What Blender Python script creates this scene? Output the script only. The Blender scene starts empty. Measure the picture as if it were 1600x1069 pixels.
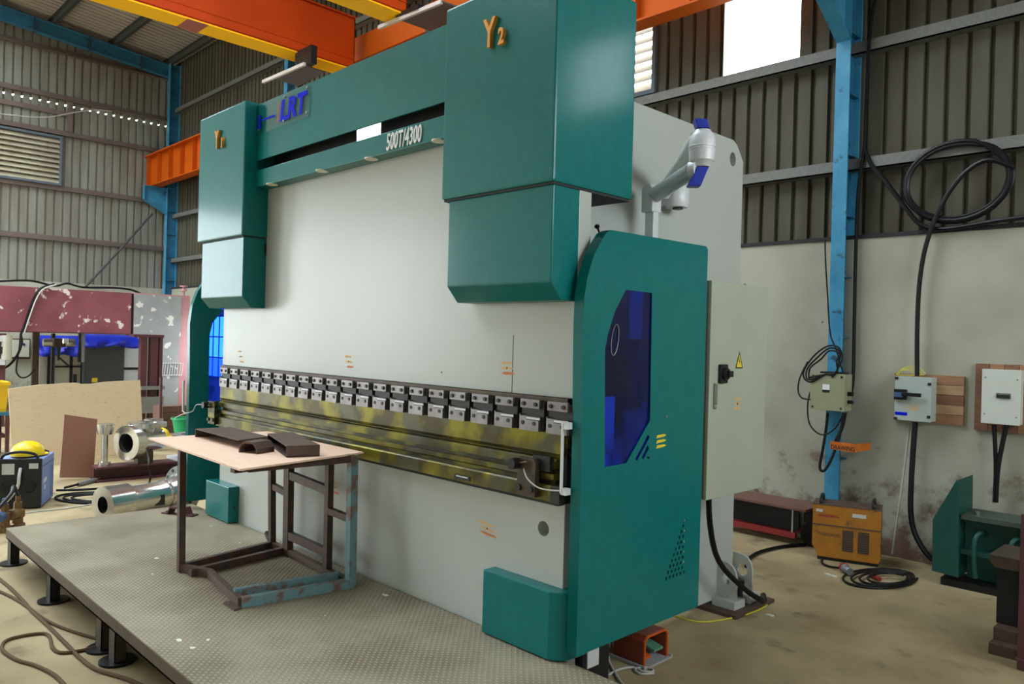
import bpy, bmesh, math, random
from mathutils import Vector, Matrix, Euler

random.seed(7)
SC = bpy.context.scene
COL = SC.collection
V = Vector
PI = math.pi

# ------------------------------------------------------------------ camera
YAW, PITCH, ROLL = 0.79247421, -0.00250099, 0.02703138
CAM = V((2.6778, -3.1166, 2.03))
FPX = 1201.15
fwd = V((-math.sin(YAW) * math.cos(PITCH), math.cos(YAW) * math.cos(PITCH), math.sin(PITCH)))
rgt0 = V((math.cos(YAW), math.sin(YAW), 0))
up0 = rgt0.cross(fwd)
rgt = rgt0 * math.cos(ROLL) + up0 * math.sin(ROLL)
upv = -rgt0 * math.sin(ROLL) + up0 * math.cos(ROLL)
cd = bpy.data.cameras.new('camera')
cam = bpy.data.objects.new('camera', cd)
COL.objects.link(cam)
cd.sensor_fit = 'HORIZONTAL'
cd.sensor_width = 36.0
cd.lens = FPX / 1600 * 36
cd.clip_end = 200
cam.matrix_world = Matrix(((rgt.x, upv.x, -fwd.x, CAM.x), (rgt.y, upv.y, -fwd.y, CAM.y), (rgt.z, upv.z, -fwd.z, CAM.z), (0, 0, 0, 1)))
SC.camera = cam

# ------------------------------------------------------------------ view, sky, daylight
SC.view_settings.view_transform = 'Standard'
SC.view_settings.look = 'None'
SC.view_settings.gamma = 1
SC.view_settings.use_curve_mapping = False
SC.view_settings.exposure = 0.0
SKY = 12.0
w = bpy.data.worlds.new('overcast_sky')
SC.world = w
w.use_nodes = True
w.node_tree.nodes['Background'].inputs[0].default_value = (0.89, 0.97, 1.02, 1)
w.node_tree.nodes['Background'].inputs[1].default_value = SKY


def portal(name, loc, normal, sx, sy):
    """daylight enters through this opening of the shed"""
    ld = bpy.data.lights.new(name, 'AREA')
    ld.shape = 'RECTANGLE'
    ld.size, ld.size_y = sx, sy
    ld.cycles.is_portal = True
    o = bpy.data.objects.new(name, ld)
    COL.objects.link(o)
    o.location = loc
    o.rotation_euler = V(normal).to_track_quat('-Z', 'Y').to_euler()
    return o


XL, XR, YB, YF = -19.0, 6.5, 5.0, -10.0        # shed: left, right, back, front
DOOR_L = (-8.6, -5.0, 5.4)                      # y0, y1, height of the open left doorway
DOORS_F = ((-18.0, -13.0, 5.4), (4.0, 5.6, 3.2))  # x0, x1, height of the two open front bays
SKYLIGHTS = ((-18.5, -5.5, -9.6, -0.2), (-5.5, -1.5, -2.4, 3.0))   # x0, x1, y0, y1 of the translucent roof sheets
RFILL = (-1.0, 3.8, 3.6, 5.6)                    # y0, y1, z0, z1 of an unseen right-wall opening, added as fill light
portal('portal_right_fill', (XR - 0.02, (RFILL[0] + RFILL[1]) / 2, (RFILL[2] + RFILL[3]) / 2), (-1, 0, 0), RFILL[1] - RFILL[0], RFILL[3] - RFILL[2])
portal('portal_left_door', (XL + 0.02, (DOOR_L[0] + DOOR_L[1]) / 2, DOOR_L[2] / 2), (1, 0, 0), DOOR_L[1] - DOOR_L[0], DOOR_L[2])
for i_, d_ in enumerate(DOORS_F):
    portal('portal_front_bay', ((d_[0] + d_[1]) / 2, YF + 0.02, d_[2] / 2), (0, 1, 0), d_[1] - d_[0], d_[2])
for s_ in SKYLIGHTS:
    portal('portal_skylight', ((s_[0] + s_[1]) / 2, (s_[2] + s_[3]) / 2, 9.2), (0, 0.0001, -1), s_[1] - s_[0] + .4, s_[3] - s_[2] + .4)


# ------------------------------------------------------------------ helpers
def ray(px, py):
    return rgt * ((px - 800) / FPX) - upv * ((py - 534.5) / FPX) + fwd


def at_x(px, py, x):
    d = ray(px, py)
    return CAM + d * ((x - CAM.x) / d.x)


def at_y(px, py, y):
    d = ray(px, py)
    return CAM + d * ((y - CAM.y) / d.y)


def at_z(px, py, z):
    d = ray(px, py)
    return CAM + d * ((z - CAM.z) / d.z)


MATS = {}


def mat(name, col, rough=0.5,  metal=0.0, col2=None, nscale=3.0, mix=0.5, lo=0.35, hi=0.65, bump=0.0, bscale=40.0, spec=0.5,
        col3=None, n3=8.0, lo3=0.58, hi3=0.7, stretch=None, coat=0.0, coat_r=0.2, obj_space=False, detail=4.0, emit=None, estr=0.0):
    m = bpy.data.materials.new(name)
    MATS[name] = m
    m.use_nodes = True
    nt = m.node_tree
    N, L = nt.nodes, nt.links
    b = N['Principled BSDF']
    b.inputs['Base Color'].default_value = (*col, 1)
    b.inputs['Roughness'].default_value = rough
    b.inputs['Metallic'].default_value = metal
    b.inputs['Specular IOR Level'].default_value = spec
    if coat:
        b.inputs['Coat Weight'].default_value = coat
        b.inputs['Coat Roughness'].default_value = coat_r
    if emit:
        b.inputs['Emission Color'].default_value = (*emit, 1)
        b.inputs['Emission Strength'].default_value = estr
    vec = None
    if col2 or bump or col3:
        if obj_space:
            t = N.new('ShaderNodeTexCoord')
            vec = t.outputs['Object']
        else:
            g = N.new('ShaderNodeNewGeometry')
            vec = g.outputs['Position']
        if stretch:
            mp = N.new('ShaderNodeMapping')
            mp.inputs['Scale'].default_value = stretch
            L.new(vec, mp.inputs['Vector'])
            vec = mp.outputs['Vector']

    def noise(sc, lo, hi, dt=detail):
        n = N.new('ShaderNodeTexNoise')
        n.inputs['Scale'].default_value = sc
        n.inputs['Detail'].default_value = dt
        L.new(vec, n.inputs['Vector'])
        r = N.new('ShaderNodeMapRange')
        r.inputs['From Min'].default_value = lo
        r.inputs['From Max'].default_value = hi
        L.new(n.outputs['Fac'], r.inputs['Value'])
        return r.outputs['Result'], n.outputs['Fac']
    cur = None
    if col2:
        f, _ = noise(nscale, lo, hi)
        mx = N.new('ShaderNodeMix')
        mx.data_type = 'RGBA'
        mx.inputs['A'].default_value = (*col, 1)
        mx.inputs['B'].default_value = (*[col[i] * (1 - mix) + col2[i] * mix for i in range(3)], 1)
        L.new(f, mx.inputs['Factor'])
        cur = mx.outputs['Result']
        L.new(cur, b.inputs['Base Color'])
    if col3:
        f, _ = noise(n3, lo3, hi3)
        mx = N.new('ShaderNodeMix')
        mx.data_type = 'RGBA'
        mx.inputs['A'].default_value = (*col, 1)
        if cur:
            L.new(cur, mx.inputs['A'])
        mx.inputs['B'].default_value = (*col3, 1)
        L.new(f, mx.inputs['Factor'])
        L.new(mx.outputs['Result'], b.inputs['Base Color'])
    if bump:
        _, h = noise(bscale, 0, 1, 2.0)
        bp = N.new('ShaderNodeBump')
        bp.inputs['Strength'].default_value = bump
        bp.inputs['Distance'].default_value = 0.01
        L.new(h, bp.inputs['Height'])
        L.new(bp.outputs['Normal'], b.inputs['Normal'])
    return m


# painted and bare surfaces
mat('teal', (0.002, 0.140, 0.134), 0.42, col2=(0.003, 0.168, 0.158), nscale=14, bump=0.08, bscale=220, spec=0.12, coat=0.36, coat_r=0.15)
mat('machine_white', (0.45, 0.475, 0.435), 0.40, col2=(0.41, 0.435, 0.395), nscale=1.3, bump=0.04, bscale=90, spec=0.3, coat=0.34, coat_r=0.24)
mat('cream_panel', (0.38, 0.42, 0.32), 0.45, col2=(0.345, 0.38, 0.29), nscale=3)
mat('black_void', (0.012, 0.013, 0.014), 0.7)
mat('black_plastic', (0.010, 0.010, 0.011), 0.42, spec=0.35)
mat('rubber', (0.007, 0.0065, 0.006), 0.5, spec=0.3)
mat('clamp_steel', (0.25, 0.24, 0.24), 0.42, 0.7, col2=(0.17, 0.15, 0.145), nscale=9, mix=0.8)
mat('clamp_dark', (0.035, 0.032, 0.03), 0.5, 0.5)
mat('oiled_steel', (0.048, 0.038, 0.008), 0.36, 0.6, col2=(0.20, 0.175, 0.006), nscale=4, mix=0.9, lo=0.42, hi=0.6, col3=(0.075, 0.070, 0.040), n3=3.2, lo3=0.52, hi3=0.6)
mat('oiled_dark', (0.03, 0.024, 0.010), 0.36, 0.6, col2=(0.15, 0.14, 0.01), nscale=4, mix=0.9, lo=0.45, hi=0.62, stretch=(1, 6, 6))
mat('brown_steel', (0.06, 0.04, 0.028), 0.5, 0.5, col2=(0.11, 0.08, 0.05), nscale=12)
mat('rust_steel', (0.11, 0.066, 0.047), 0.6, 0.3, col2=(0.065, 0.04, 0.032), nscale=9, bump=0.1, bscale=60)
mat('table_frame', (0.045, 0.036, 0.032), 0.55, 0.35, col2=(0.11, 0.045, 0.025), nscale=14, mix=0.8)
mat('table_frame_blue', (0.13, 0.24, 0.26), 0.5, 0.1, col2=(0.16, 0.07, 0.04), nscale=11, mix=0.9, lo=0.5, hi=0.62)
mat('table_ply', (0.84, 0.56, 0.41), 0.5, col2=(0.88, 0.62, 0.47), nscale=5, stretch=(1, 7, 1), mix=0.9)
mat('ply_edge', (0.33, 0.17, 0.10), 0.7)
mat('plywood', (0.78, 0.63, 0.41), 0.65, col2=(0.84, 0.70, 0.48), nscale=6, stretch=(1, 1, 6), col3=(0.42, 0.29, 0.14), n3=16, lo3=0.64, hi3=0.76)
mat('brown_board', (0.30, 0.125, 0.075), 0.6, col2=(0.24, 0.13, 0.09), nscale=5, stretch=(1, 1, .4))
mat('alloy_white', (0.62, 0.63, 0.64), 0.4, 0.05)
mat('arm_grey', (0.36, 0.43, 0.43), 0.32, 0.3)
mat('cap_blue', (0.012, 0.030, 0.36), 0.4, spec=0.3)
mat('clear_film', (0.6, 0.62, 0.6), 0.25)
mat('steel_bright', (0.66, 0.65, 0.62), 0.22, 0.9, col2=(0.5, 0.49, 0.46), nscale=20)
mat('steel_grey', (0.32, 0.33, 0.33), 0.4, 0.7, col2=(0.26, 0.27, 0.27), nscale=8)
mat('galvanised', (0.17, 0.172, 0.155), 0.6, 0.3, col2=(0.13, 0.13, 0.115), nscale=35, lo=0.42, hi=0.58)
mat('girt_brown', (0.16, 0.115, 0.095), 0.7, col2=(0.12, 0.09, 0.08), nscale=2)
mat('purlin_dark', (0.05, 0.055, 0.05), 0.7)
mat('beam_blue', (0.018, 0.135, 0.26), 0.5, col2=(0.03, 0.20, 0.34), nscale=5, mix=0.8, col3=(0.03, 0.05, 0.07), n3=11, lo3=0.62, hi3=0.7)
mat('column_blue', (0.03, 0.21, 0.38), 0.5, col2=(0.06, 0.30, 0.46), nscale=4, mix=0.8, col3=(0.02, 0.07, 0.11), n3=9, lo3=0.62, hi3=0.72)
mat('crane_orange', (0.50, 0.050, 0.001), 0.6, col2=(0.36, 0.030, 0.001), nscale=1.2, spec=0.15)
mat('crane_orange_lit', (1.0, 0.55, 0.005), 0.6, col2=(1.0, 0.48, 0.005), nscale=2, spec=0.15)  # girder paint as lit from below, the glow put into the colour
mat('crane_patch', (0.32, 0.08, 0.06), 0.6)
mat('runway_orange', (0.52, 0.09, 0.003), 0.6, col2=(0.42, 0.068, 0.002), nscale=2, spec=0.15)
mat('plate_dark', (0.10, 0.09, 0.09), 0.5, 0.2)
mat('plate_pale', (0.55, 0.5, 0.47), 0.5)
mat('letter_gold', (0.62, 0.27, 0.03), 0.35, 0.3)
mat('letter_white', (0.75, 0.77, 0.76), 0.4)
mat('print_blue', (0.002, 0.010, 0.60), 0.6, spec=0.08)
mat('print_red', (0.30, 0.02, 0.03), 0.5)
mat('print_black', (0.01, 0.01, 0.01), 0.5)
mat('putty', (0.62, 0.36, 0.13), 0.6, col2=(0.7, 0.5, 0.25), nscale=40)
mat('putty_red', (0.55, 0.16, 0.05), 0.6)
mat('sign_yellow', (0.80, 0.60, 0.02), 0.45)
mat('chrome', (0.7, 0.71, 0.72), 0.18, 1.0)
mat('wire_grey', (0.5, 0.5, 0.46), 0.5)
mat('wire_white', (0.5, 0.5, 0.47), 0.5)
mat('wire_yellow', (0.55, 0.50, 0.03), 0.5)
mat('cable_dusty', (0.10, 0.06, 0.028), 0.8, spec=0.2)
mat('cable_black', (0.005, 0.005, 0.006), 0.4, spec=0.3)
mat('maroon', (0.29, 0.082, 0.105), 0.5, col2=(0.18, 0.048, 0.058), nscale=1.5, mix=0.7, col3=(0.80, 0.70, 0.66), n3=2.6, lo3=0.600, hi3=0.625, detail=12)
mat('maroon_dark', (0.10, 0.03, 0.035), 0.55, col2=(0.07, 0.02, 0.025), nscale=4)
mat('pink_panel', (0.60, 0.31, 0.33), 0.55, col2=(0.46, 0.2, 0.23), nscale=2)
mat('grey_primer', (0.36, 0.38, 0.39), 0.5, col2=(0.28, 0.30, 0.31), nscale=3, col3=(0.8, 0.78, 0.74), n3=4.5, lo3=0.60, hi3=0.63, detail=12)
mat('cabinet_dark', (0.05, 0.062, 0.058), 0.5)
mat('cabinet_cream', (0.46, 0.45, 0.36), 0.55, col2=(0.4, 0.4, 0.33), nscale=2)
mat('cabinet_pale', (0.50, 0.56, 0.55), 0.5)
mat('tarp_blue', (0.01, 0.03, 0.55), 0.45, bump=0.4, bscale=6)
mat('welder_blue', (0.17, 0.26, 0.62), 0.45, col2=(0.30, 0.36, 0.52), nscale=6)
mat('welder_yellow', (0.40, 0.155, 0.004), 0.55, col2=(0.26, 0.09, 0.003), nscale=7, col3=(0.10, 0.05, 0.02), n3=9, lo3=0.63, hi3=0.75)
mat('helmet_yellow', (0.85, 0.60, 0.01), 0.3)
mat('bin_yellow', (0.80, 0.52, 0.01), 0.4)
mat('bucket_green', (0.01, 0.32, 0.12), 0.35)
mat('box_olive', (0.30, 0.31, 0.19), 0.5, col2=(0.25, 0.26, 0.15), nscale=6)
mat('box_grey', (0.40, 0.45, 0.41), 0.45)
mat('box_white', (0.60, 0.63, 0.56), 0.45)
mat('wood_a', (0.33, 0.17, 0.085), 0.6, col2=(0.20, 0.09, 0.045), nscale=5, stretch=(1.2, 1, 9), bump=0.1, bscale=30)
mat('wood_b', (0.42, 0.26, 0.14), 0.6, col2=(0.28, 0.16, 0.08), nscale=5, stretch=(1.2, 1, 9))
mat('wood_c', (0.22, 0.10, 0.055), 0.6, col2=(0.14, 0.06, 0.035), nscale=5, stretch=(1.2, 1, 9))
mat('pallet_wood', (0.16, 0.075, 0.05), 0.7, col2=(0.10, 0.05, 0.035), nscale=6, stretch=(1, 5, 1))
mat('red_paint', (0.30, 0.025, 0.025), 0.5)
mat('sign_orange', (0.60, 0.15, 0.01), 0.5, col2=(0.4, 0.09, 0.01), nscale=18)
mat('green_steel', (0.004, 0.072, 0.056), 0.5, col2=(0.003, 0.05, 0.04), nscale=5)
mat('green_dusty', (0.055, 0.075, 0.055), 0.65)
mat('pedal_orange', (0.60, 0.09, 0.008), 0.4)
mat('pedal_dark', (0.18, 0.03, 0.01), 0.5)
mat('pedal_green', (0.10, 0.26, 0.16), 0.45)
mat('pedal_grey', (0.34, 0.35, 0.35), 0.5)
mat('brass', (0.22, 0.13, 0.055), 0.45, 0.6, col2=(0.13, 0.075, 0.04), nscale=30)
mat('gauge_blue', (0.06, 0.11, 0.25), 0.4)
mat('lamp_lens', (0.75, 0.72, 0.62), 0.4)
mat('debris_white', (0.7, 0.68, 0.6), 0.7)
mat('concrete', (0.42, 0.335, 0.19), 0.75, col2=(0.235, 0.175, 0.09), nscale=1.1, mix=0.9, lo=0.36, hi=0.64, bump=0.12, bscale=25, col3=(0.14, 0.105, 0.06), n3=3.0, lo3=0.58, hi3=0.75, detail=10, spec=0.3)
mat('outside_ground', (0.34, 0.31, 0.26), 0.9)
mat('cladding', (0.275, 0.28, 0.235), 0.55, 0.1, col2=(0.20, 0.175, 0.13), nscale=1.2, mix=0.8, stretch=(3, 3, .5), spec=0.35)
mat('cladding_shaded', (0.098, 0.092, 0.064), 0.6, 0.1, col2=(0.066, 0.052, 0.036), nscale=1.2, mix=0.8, stretch=(3, 3, .5), spec=0.25)  # same sheeting as the left wall, its colour darkened for the dimmer back wall
mat('roof_sheet', (0.42, 0.39, 0.34), 0.55, 0.1, col2=(0.30, 0.27, 0.23), nscale=1.0, spec=0.35)
mat('louvre_slat', (0.50, 0.46, 0.32), 0.55, col2=(0.30, 0.22, 0.14), nscale=1.5, mix=0.6)
mat('louvre_frame', (0.10, 0.13, 0.16), 0.6)


def mat_wall():
    """limewashed masonry with stains of its own towards the foot of the wall"""
    m = mat('plaster', (0.42, 0.42, 0.335), 0.8, col2=(0.34, 0.325, 0.25), nscale=1.6, mix=0.9, bump=0.08, bscale=30, spec=0.2, detail=8)
    nt = m.node_tree
    N, L = nt.nodes, nt.links
    b = N['Principled BSDF']
    src = b.inputs['Base Color'].links[0].from_socket
    g = N.new('ShaderNodeNewGeometry')
    sep = N.new('ShaderNodeSeparateXYZ')
    L.new(g.outputs['Position'], sep.inputs[0])
    n = N.new('ShaderNodeTexNoise')
    n.inputs['Scale'].default_value = 3.2
    n.inputs['Detail'].default_value = 9
    n.inputs['Roughness'].default_value = 0.68
    L.new(g.outputs['Position'], n.inputs['Vector'])
    h = N.new('ShaderNodeMapRange')
    h.inputs['From Min'].default_value = 0.1
    h.inputs['From Max'].default_value = 1.5
    h.inputs['To Min'].default_value = 0.16
    h.inputs['To Max'].default_value = -0.12
    L.new(sep.outputs['Z'], h.inputs['Value'])
    a = N.new('ShaderNodeMath')
    a.operation = 'ADD'
    L.new(n.outputs['Fac'], a.inputs[0])
    L.new(h.outputs['Result'], a.inputs[1])
    r = N.new('ShaderNodeMapRange')
    r.inputs['From Min'].default_value = 0.56
    r.inputs['From Max'].default_value = 0.72
    L.new(a.outputs[0], r.inputs['Value'])
    mx = N.new('ShaderNodeMix')
    mx.data_type = 'RGBA'
    L.new(src, mx.inputs['A'])
    mx.inputs['B'].default_value = (0.16, 0.10, 0.075, 1)
    L.new(r.outputs['Result'], mx.inputs['Factor'])
    # small dark pits
    n2 = N.new('ShaderNodeTexVoronoi')
    n2.inputs['Scale'].default_value = 3.3
    L.new(g.outputs['Position'], n2.inputs['Vector'])
    r2 = N.new('ShaderNodeMapRange')
    r2.inputs['From Min'].default_value = 0.05
    r2.inputs['From Max'].default_value = 0.03
    L.new(n2.outputs['Distance'], r2.inputs['Value'])
    mx2 = N.new('ShaderNodeMix')
    mx2.data_type = 'RGBA'
    L.new(mx.outputs['Result'], mx2.inputs['A'])
    mx2.inputs['B'].default_value = (0.10, 0.08, 0.06, 1)
    L.new(r2.outputs['Result'], mx2.inputs['Factor'])
    L.new(mx2.outputs['Result'], b.inputs['Base Color'])


mat_wall()


def mat_tread():
    """worn steel tread plate: rows of small raised studs as fine relief"""
    m = mat('tread_plate', (0.29, 0.255, 0.175), 0.6, 0.0, spec=0.3, col2=(0.16, 0.13, 0.08), nscale=2.0, mix=0.9, detail=8)
    nt = m.node_tree
    N, L = nt.nodes, nt.links
    b = N['Principled BSDF']
    g = N.new('ShaderNodeNewGeometry')
    mp = N.new('ShaderNodeMapping')
    mp.inputs['Rotation'].default_value = (0, 0, PI / 4)
    L.new(g.outputs['Position'], mp.inputs['Vector'])
    v = N.new('ShaderNodeTexVoronoi')
    v.voronoi_dimensions = '2D'
    v.inputs['Scale'].default_value = 33
    v.inputs['Randomness'].default_value = 0.0
    L.new(mp.outputs['Vector'], v.inputs['Vector'])
    r = N.new('ShaderNodeMapRange')
    r.inputs['From Min'].default_value = 0.36
    r.inputs['From Max'].default_value = 0.16
    L.new(v.outputs['Distance'], r.inputs['Value'])
    bp = N.new('ShaderNodeBump')
    bp.inputs['Strength'].default_value = 0.9
    bp.inputs['Distance'].default_value = 0.006
    L.new(r.outputs['Result'], bp.inputs['Height'])
    L.new(bp.outputs['Normal'], b.inputs['Normal'])
    src = b.inputs['Base Color'].links[0].from_socket
    mx = N.new('ShaderNodeMix')
    mx.data_type = 'RGBA'
    L.new(src, mx.inputs['A'])
    mx.inputs['B'].default_value = (0.42, 0.37, 0.27, 1)
    mul = N.new('ShaderNodeMath')
    mul.operation = 'MULTIPLY'
    mul.inputs[1].default_value = 0.6
    L.new(r.outputs['Result'], mul.inputs[0])
    L.new(mul.outputs[0], mx.inputs['Factor'])
    L.new(mx.outputs['Result'], b.inputs['Base Color'])


mat_tread()


def mat_clear(name, tint, gloss=0.08, rough=0.05):
    """thin tinted sheet: lets tinted light through, with a glossy surface"""
    m = bpy.data.materials.new(name)
    MATS[name] = m
    m.use_nodes = True
    nt = m.node_tree
    N, L = nt.nodes, nt.links
    N.remove(N['Principled BSDF'])
    t = N.new('ShaderNodeBsdfTransparent')
    t.inputs[0].default_value = (*tint, 1)
    gl = N.new('ShaderNodeBsdfGlossy')
    gl.inputs['Roughness'].default_value = rough
    lw = N.new('ShaderNodeLayerWeight')
    lw.inputs[0].default_value = 0.5
    pw = N.new('ShaderNodeMath')
    pw.operation = 'POWER'
    pw.inputs[1].default_value = 4.0
    L.new(lw.outputs['Facing'], pw.inputs[0])
    fr = N.new('ShaderNodeMath')
    fr.operation = 'MULTIPLY_ADD'
    fr.inputs[1].default_value = 0.7
    fr.inputs[2].default_value = 0.04
    L.new(pw.outputs[0], fr.inputs[0])
    mx = N.new('ShaderNodeMixShader')
    L.new(fr.outputs[0], mx.inputs[0])
    L.new(t.outputs[0], mx.inputs[1])
    L.new(gl.outputs[0], mx.inputs[2])
    L.new(mx.outputs[0], N['Material Output'].inputs['Surface'])
    return m


mat_clear('acrylic_blue', (0.085, 0.235, 0.98))
mat_clear('acrylic_clear', (0.95, 0.97, 0.97))
mat_clear('window_glass', (0.9, 0.93, 0.95))
mat_clear('translucent_sheet', (0.85, 0.88, 0.9))

WOFF = {}


def reg(o, off):
    WOFF[o.name] = V(off)


def tag(o, label=None, cat=None, group=None, kind=None):
    if label:
        o['label'] = label
    if cat:
        o['category'] = cat
    if group:
        o['group'] = group
    if kind:
        o['kind'] = kind
    return o


def thing(name, label, cat, loc=(0, 0, 0), rz=0.0, group=None):
    o = bpy.data.objects.new(name, None)
    COL.objects.link(o)
    o.empty_display_size = 0.1
    o.location = loc
    o.rotation_euler = (0, 0, rz)
    reg(o, loc)
    return tag(o, label, cat, group)


def link(name, me, m, parent=None, off=(0, 0, 0)):
    o = bpy.data.objects.new(name, me)
    COL.objects.link(o)
    if m is not None:
        me.materials.clear()
        me.materials.append(MATS[m])
    if parent is not None:
        o.parent = parent
        reg(o, WOFF[parent.name])
    else:
        o.location = off
        reg(o, off)
    return o


class MB:
    def __init__(s):
        s.v, s.f = [], []

    def add(s, vs, fs):
        n = len(s.v)
        s.v += [tuple(p) for p in vs]
        s.f += [tuple(i + n for i in f) for f in fs]
        return s

    def box(s, x0, x1, y0, y1, z0, z1):
        return s.add([(x0, y0, z0), (x1, y0, z0), (x1, y1, z0), (x0, y1, z0), (x0, y0, z1), (x1, y0, z1), (x1, y1, z1), (x0, y1, z1)],
                     [(0, 3, 2, 1), (4, 5, 6, 7), (0, 1, 5, 4), (1, 2, 6, 5), (2, 3, 7, 6), (3, 0, 4, 7)])

    def obox(s, c, sx, sy, sz, rz=0.0, rx=0.0, ry=0.0):
        R = Euler((rx, ry, rz)).to_matrix()
        c = V(c)
        vs = [c + R @ V((a * sx / 2, b * sy / 2, d * sz / 2)) for d in (-1, 1) for a, b in ((-1, -1), (1, -1), (1, 1), (-1, 1))]
        return s.add(vs, [(0, 3, 2, 1), (4, 5, 6, 7), (0, 1, 5, 4), (1, 2, 6, 5), (2, 3, 7, 6), (3, 0, 4, 7)])

    def bar(s, p, q, wd, ht, upd=(0, 0, 1)):
        p, q = V(p), V(q)
        d = (q - p).normalized()
        u = V(upd)
        sd = d.cross(u)
        if sd.length < 1e-4:
            sd = d.cross(V((1, 0, 0)))
        sd.normalize()
        u = sd.cross(d)
        vs = [e + sd * (a * wd / 2) + u * (b * ht / 2) for e in (p, q) for a, b in ((-1, -1), (1, -1), (1, 1), (-1, 1))]
        return s.add(vs, [(0, 1, 2, 3), (7, 6, 5, 4), (0, 4, 5, 1), (1, 5, 6, 2), (2, 6, 7, 3), (3, 7, 4, 0)])

    def prism(s, pts, axis, a0, a1):
        def P(p, a):
            return {'x': (a, p[0], p[1]), 'y': (p[0], a, p[1]), 'z': (p[0], p[1], a)}[axis]
        n = len(pts)
        vs = [P(p, a0) for p in pts] + [P(p, a1) for p in pts]
        fs = [tuple(range(n - 1, -1, -1)), tuple(range(n, 2 * n))]
        fs += [(i, (i + 1) % n, n + (i + 1) % n, n + i) for i in range(n)]
        return s.add(vs, fs)

    def cyl(s, p, q, r0, r1=None, n=16, caps=True):
        r1 = r0 if r1 is None else r1
        p, q = V(p), V(q)
        d = (q - p).normalized()
        a = d.orthogonal().normalized()
        b = d.cross(a)
        vs = []
        for e, r in ((p, r0), (q, r1)):
            vs += [e + (a * math.cos(2 * PI * i / n) + b * math.sin(2 * PI * i / n)) * r for i in range(n)]
        fs = [(i, (i + 1) % n, n + (i + 1) % n, n + i) for i in range(n)]
        if caps:
            fs += [tuple(range(n - 1, -1, -1)), tuple(range(n, 2 * n))]
        return s.add(vs, fs)

    def lathe(s, prof, o, d, n=24):
        """prof: (distance along axis, radius)"""
        o, d = V(o), V(d).normalized()
        a = d.orthogonal().normalized()
        b = d.cross(a)
        vs = []
        for t, r in prof:
            vs += [o + d * t + (a * math.cos(2 * PI * i / n) + b * math.sin(2 * PI * i / n)) * max(r, 1e-4) for i in range(n)]
        m = len(prof)
        fs = [(k * n + i, k * n + (i + 1) % n, (k + 1) * n + (i + 1) % n, (k + 1) * n + i) for k in range(m - 1) for i in range(n)]
        return s.add(vs, fs)

    def tube(s, path, r, n=8, smooth=3):
        pts = [V(p) for p in path]
        if smooth > 1 and len(pts) > 2:
            out = []
            for i in range(len(pts) - 1):
                p0, p1, p2, p3 = pts[max(i - 1, 0)], pts[i], pts[i + 1], pts[min(i + 2, len(pts) - 1)]
                for k in range(smooth):
                    t = k / smooth
                    out.append(0.5 * ((2 * p1) + (p2 - p0) * t + (2 * p0 - 5 * p1 + 4 * p2 - p3) * t * t + (3 * p1 - p0 - 3 * p2 + p3) * t ** 3))
            out.append(pts[-1])
            pts = out
        vs = []
        a = None
        for i, p in enumerate(pts):
            d = (pts[min(i + 1, len(pts) - 1)] - pts[max(i - 1, 0)])
            if d.length < 1e-7:
                d = V((0, 0, 1))
            d.normalize()
            if a is None:
                a = d.orthogonal().normalized()
            else:
                a = a - d * a.dot(d)
                if a.length < 1e-5:
                    a = d.orthogonal()
                a.normalize()
            b = d.cross(a)
            vs += [p + (a * math.cos(2 * PI * k / n) + b * math.sin(2 * PI * k / n)) * r for k in range(n)]
        m = len(pts)
        fs = [(k * n + i, k * n + (i + 1) % n, (k + 1) * n + (i + 1) % n, (k + 1) * n + i) for k in range(m - 1) for i in range(n)]
        fs += [tuple(range(n - 1, -1, -1)), tuple(range((m - 1) * n, m * n))]
        return s.add(vs, fs)

    def build(s, name, m, parent=None, off=None, smooth=False, bevel=0.0, local=False):
        if parent is not None:
            o0 = V((0, 0, 0)) if local else WOFF[parent.name]
        else:
            o0 = V(off) if off is not None else V((0, 0, 0))
        me = bpy.data.meshes.new(name)
        me.from_pydata([tuple(V(p) - o0) for p in s.v], [], s.f)
        bm = bmesh.new()
        bm.from_mesh(me)
        bmesh.ops.recalc_face_normals(bm, faces=bm.faces)
        if bevel:
            eds = [e for e in bm.edges if len(e.link_faces) == 2 and e.calc_face_angle(0) > 0.5]
            bmesh.ops.bevel(bm, geom=eds, offset=bevel, segments=2, affect='EDGES', profile=0.6, clamp_overlap=True)
        bm.to_mesh(me)
        bm.free()
        if smooth:
            me.polygons.foreach_set('use_smooth', [True] * len(me.polygons))
            try:
                me.set_sharp_from_angle(angle=0.7)
            except Exception:
                pass
        me.update()
        return link(name, me, m, parent, o0 if parent is None else (0, 0, 0))


def B(*a):
    return MB().box(*a)


def plate(name, outline, holes, axis, a0, a1, m, parent, bevel=0.0):
    """flat plate with true holes: 2D outline and holes extruded from a0 to a1 along the axis"""
    cu = bpy.data.curves.new(name, 'CURVE')
    cu.dimensions = '2D'
    cu.fill_mode = 'BOTH'
    cu.extrude = abs(a1 - a0) / 2
    cu.bevel_depth = bevel
    for pts in [outline] + holes:
        sp = cu.splines.new('POLY')
        sp.points.add(len(pts) - 1)
        for i, p in enumerate(pts):
            sp.points[i].co = (p[0], p[1], 0, 1)
        sp.use_cyclic_u = True
    t = bpy.data.objects.new('t', cu)
    me = bpy.data.meshes.new_from_object(t)
    bpy.data.objects.remove(t)
    bpy.data.curves.remove(cu)
    c = (a0 + a1) / 2
    o0 = WOFF[parent.name]
    for v in me.vertices:
        x, y, z = v.co
        p = {'x': V((c + z, x, y)), 'y': V((x, c - z, y)), 'z': V((x, y, c + z))}[axis]
        v.co = p - o0
    me.update()
    return link(name, me, m, parent)


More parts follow.
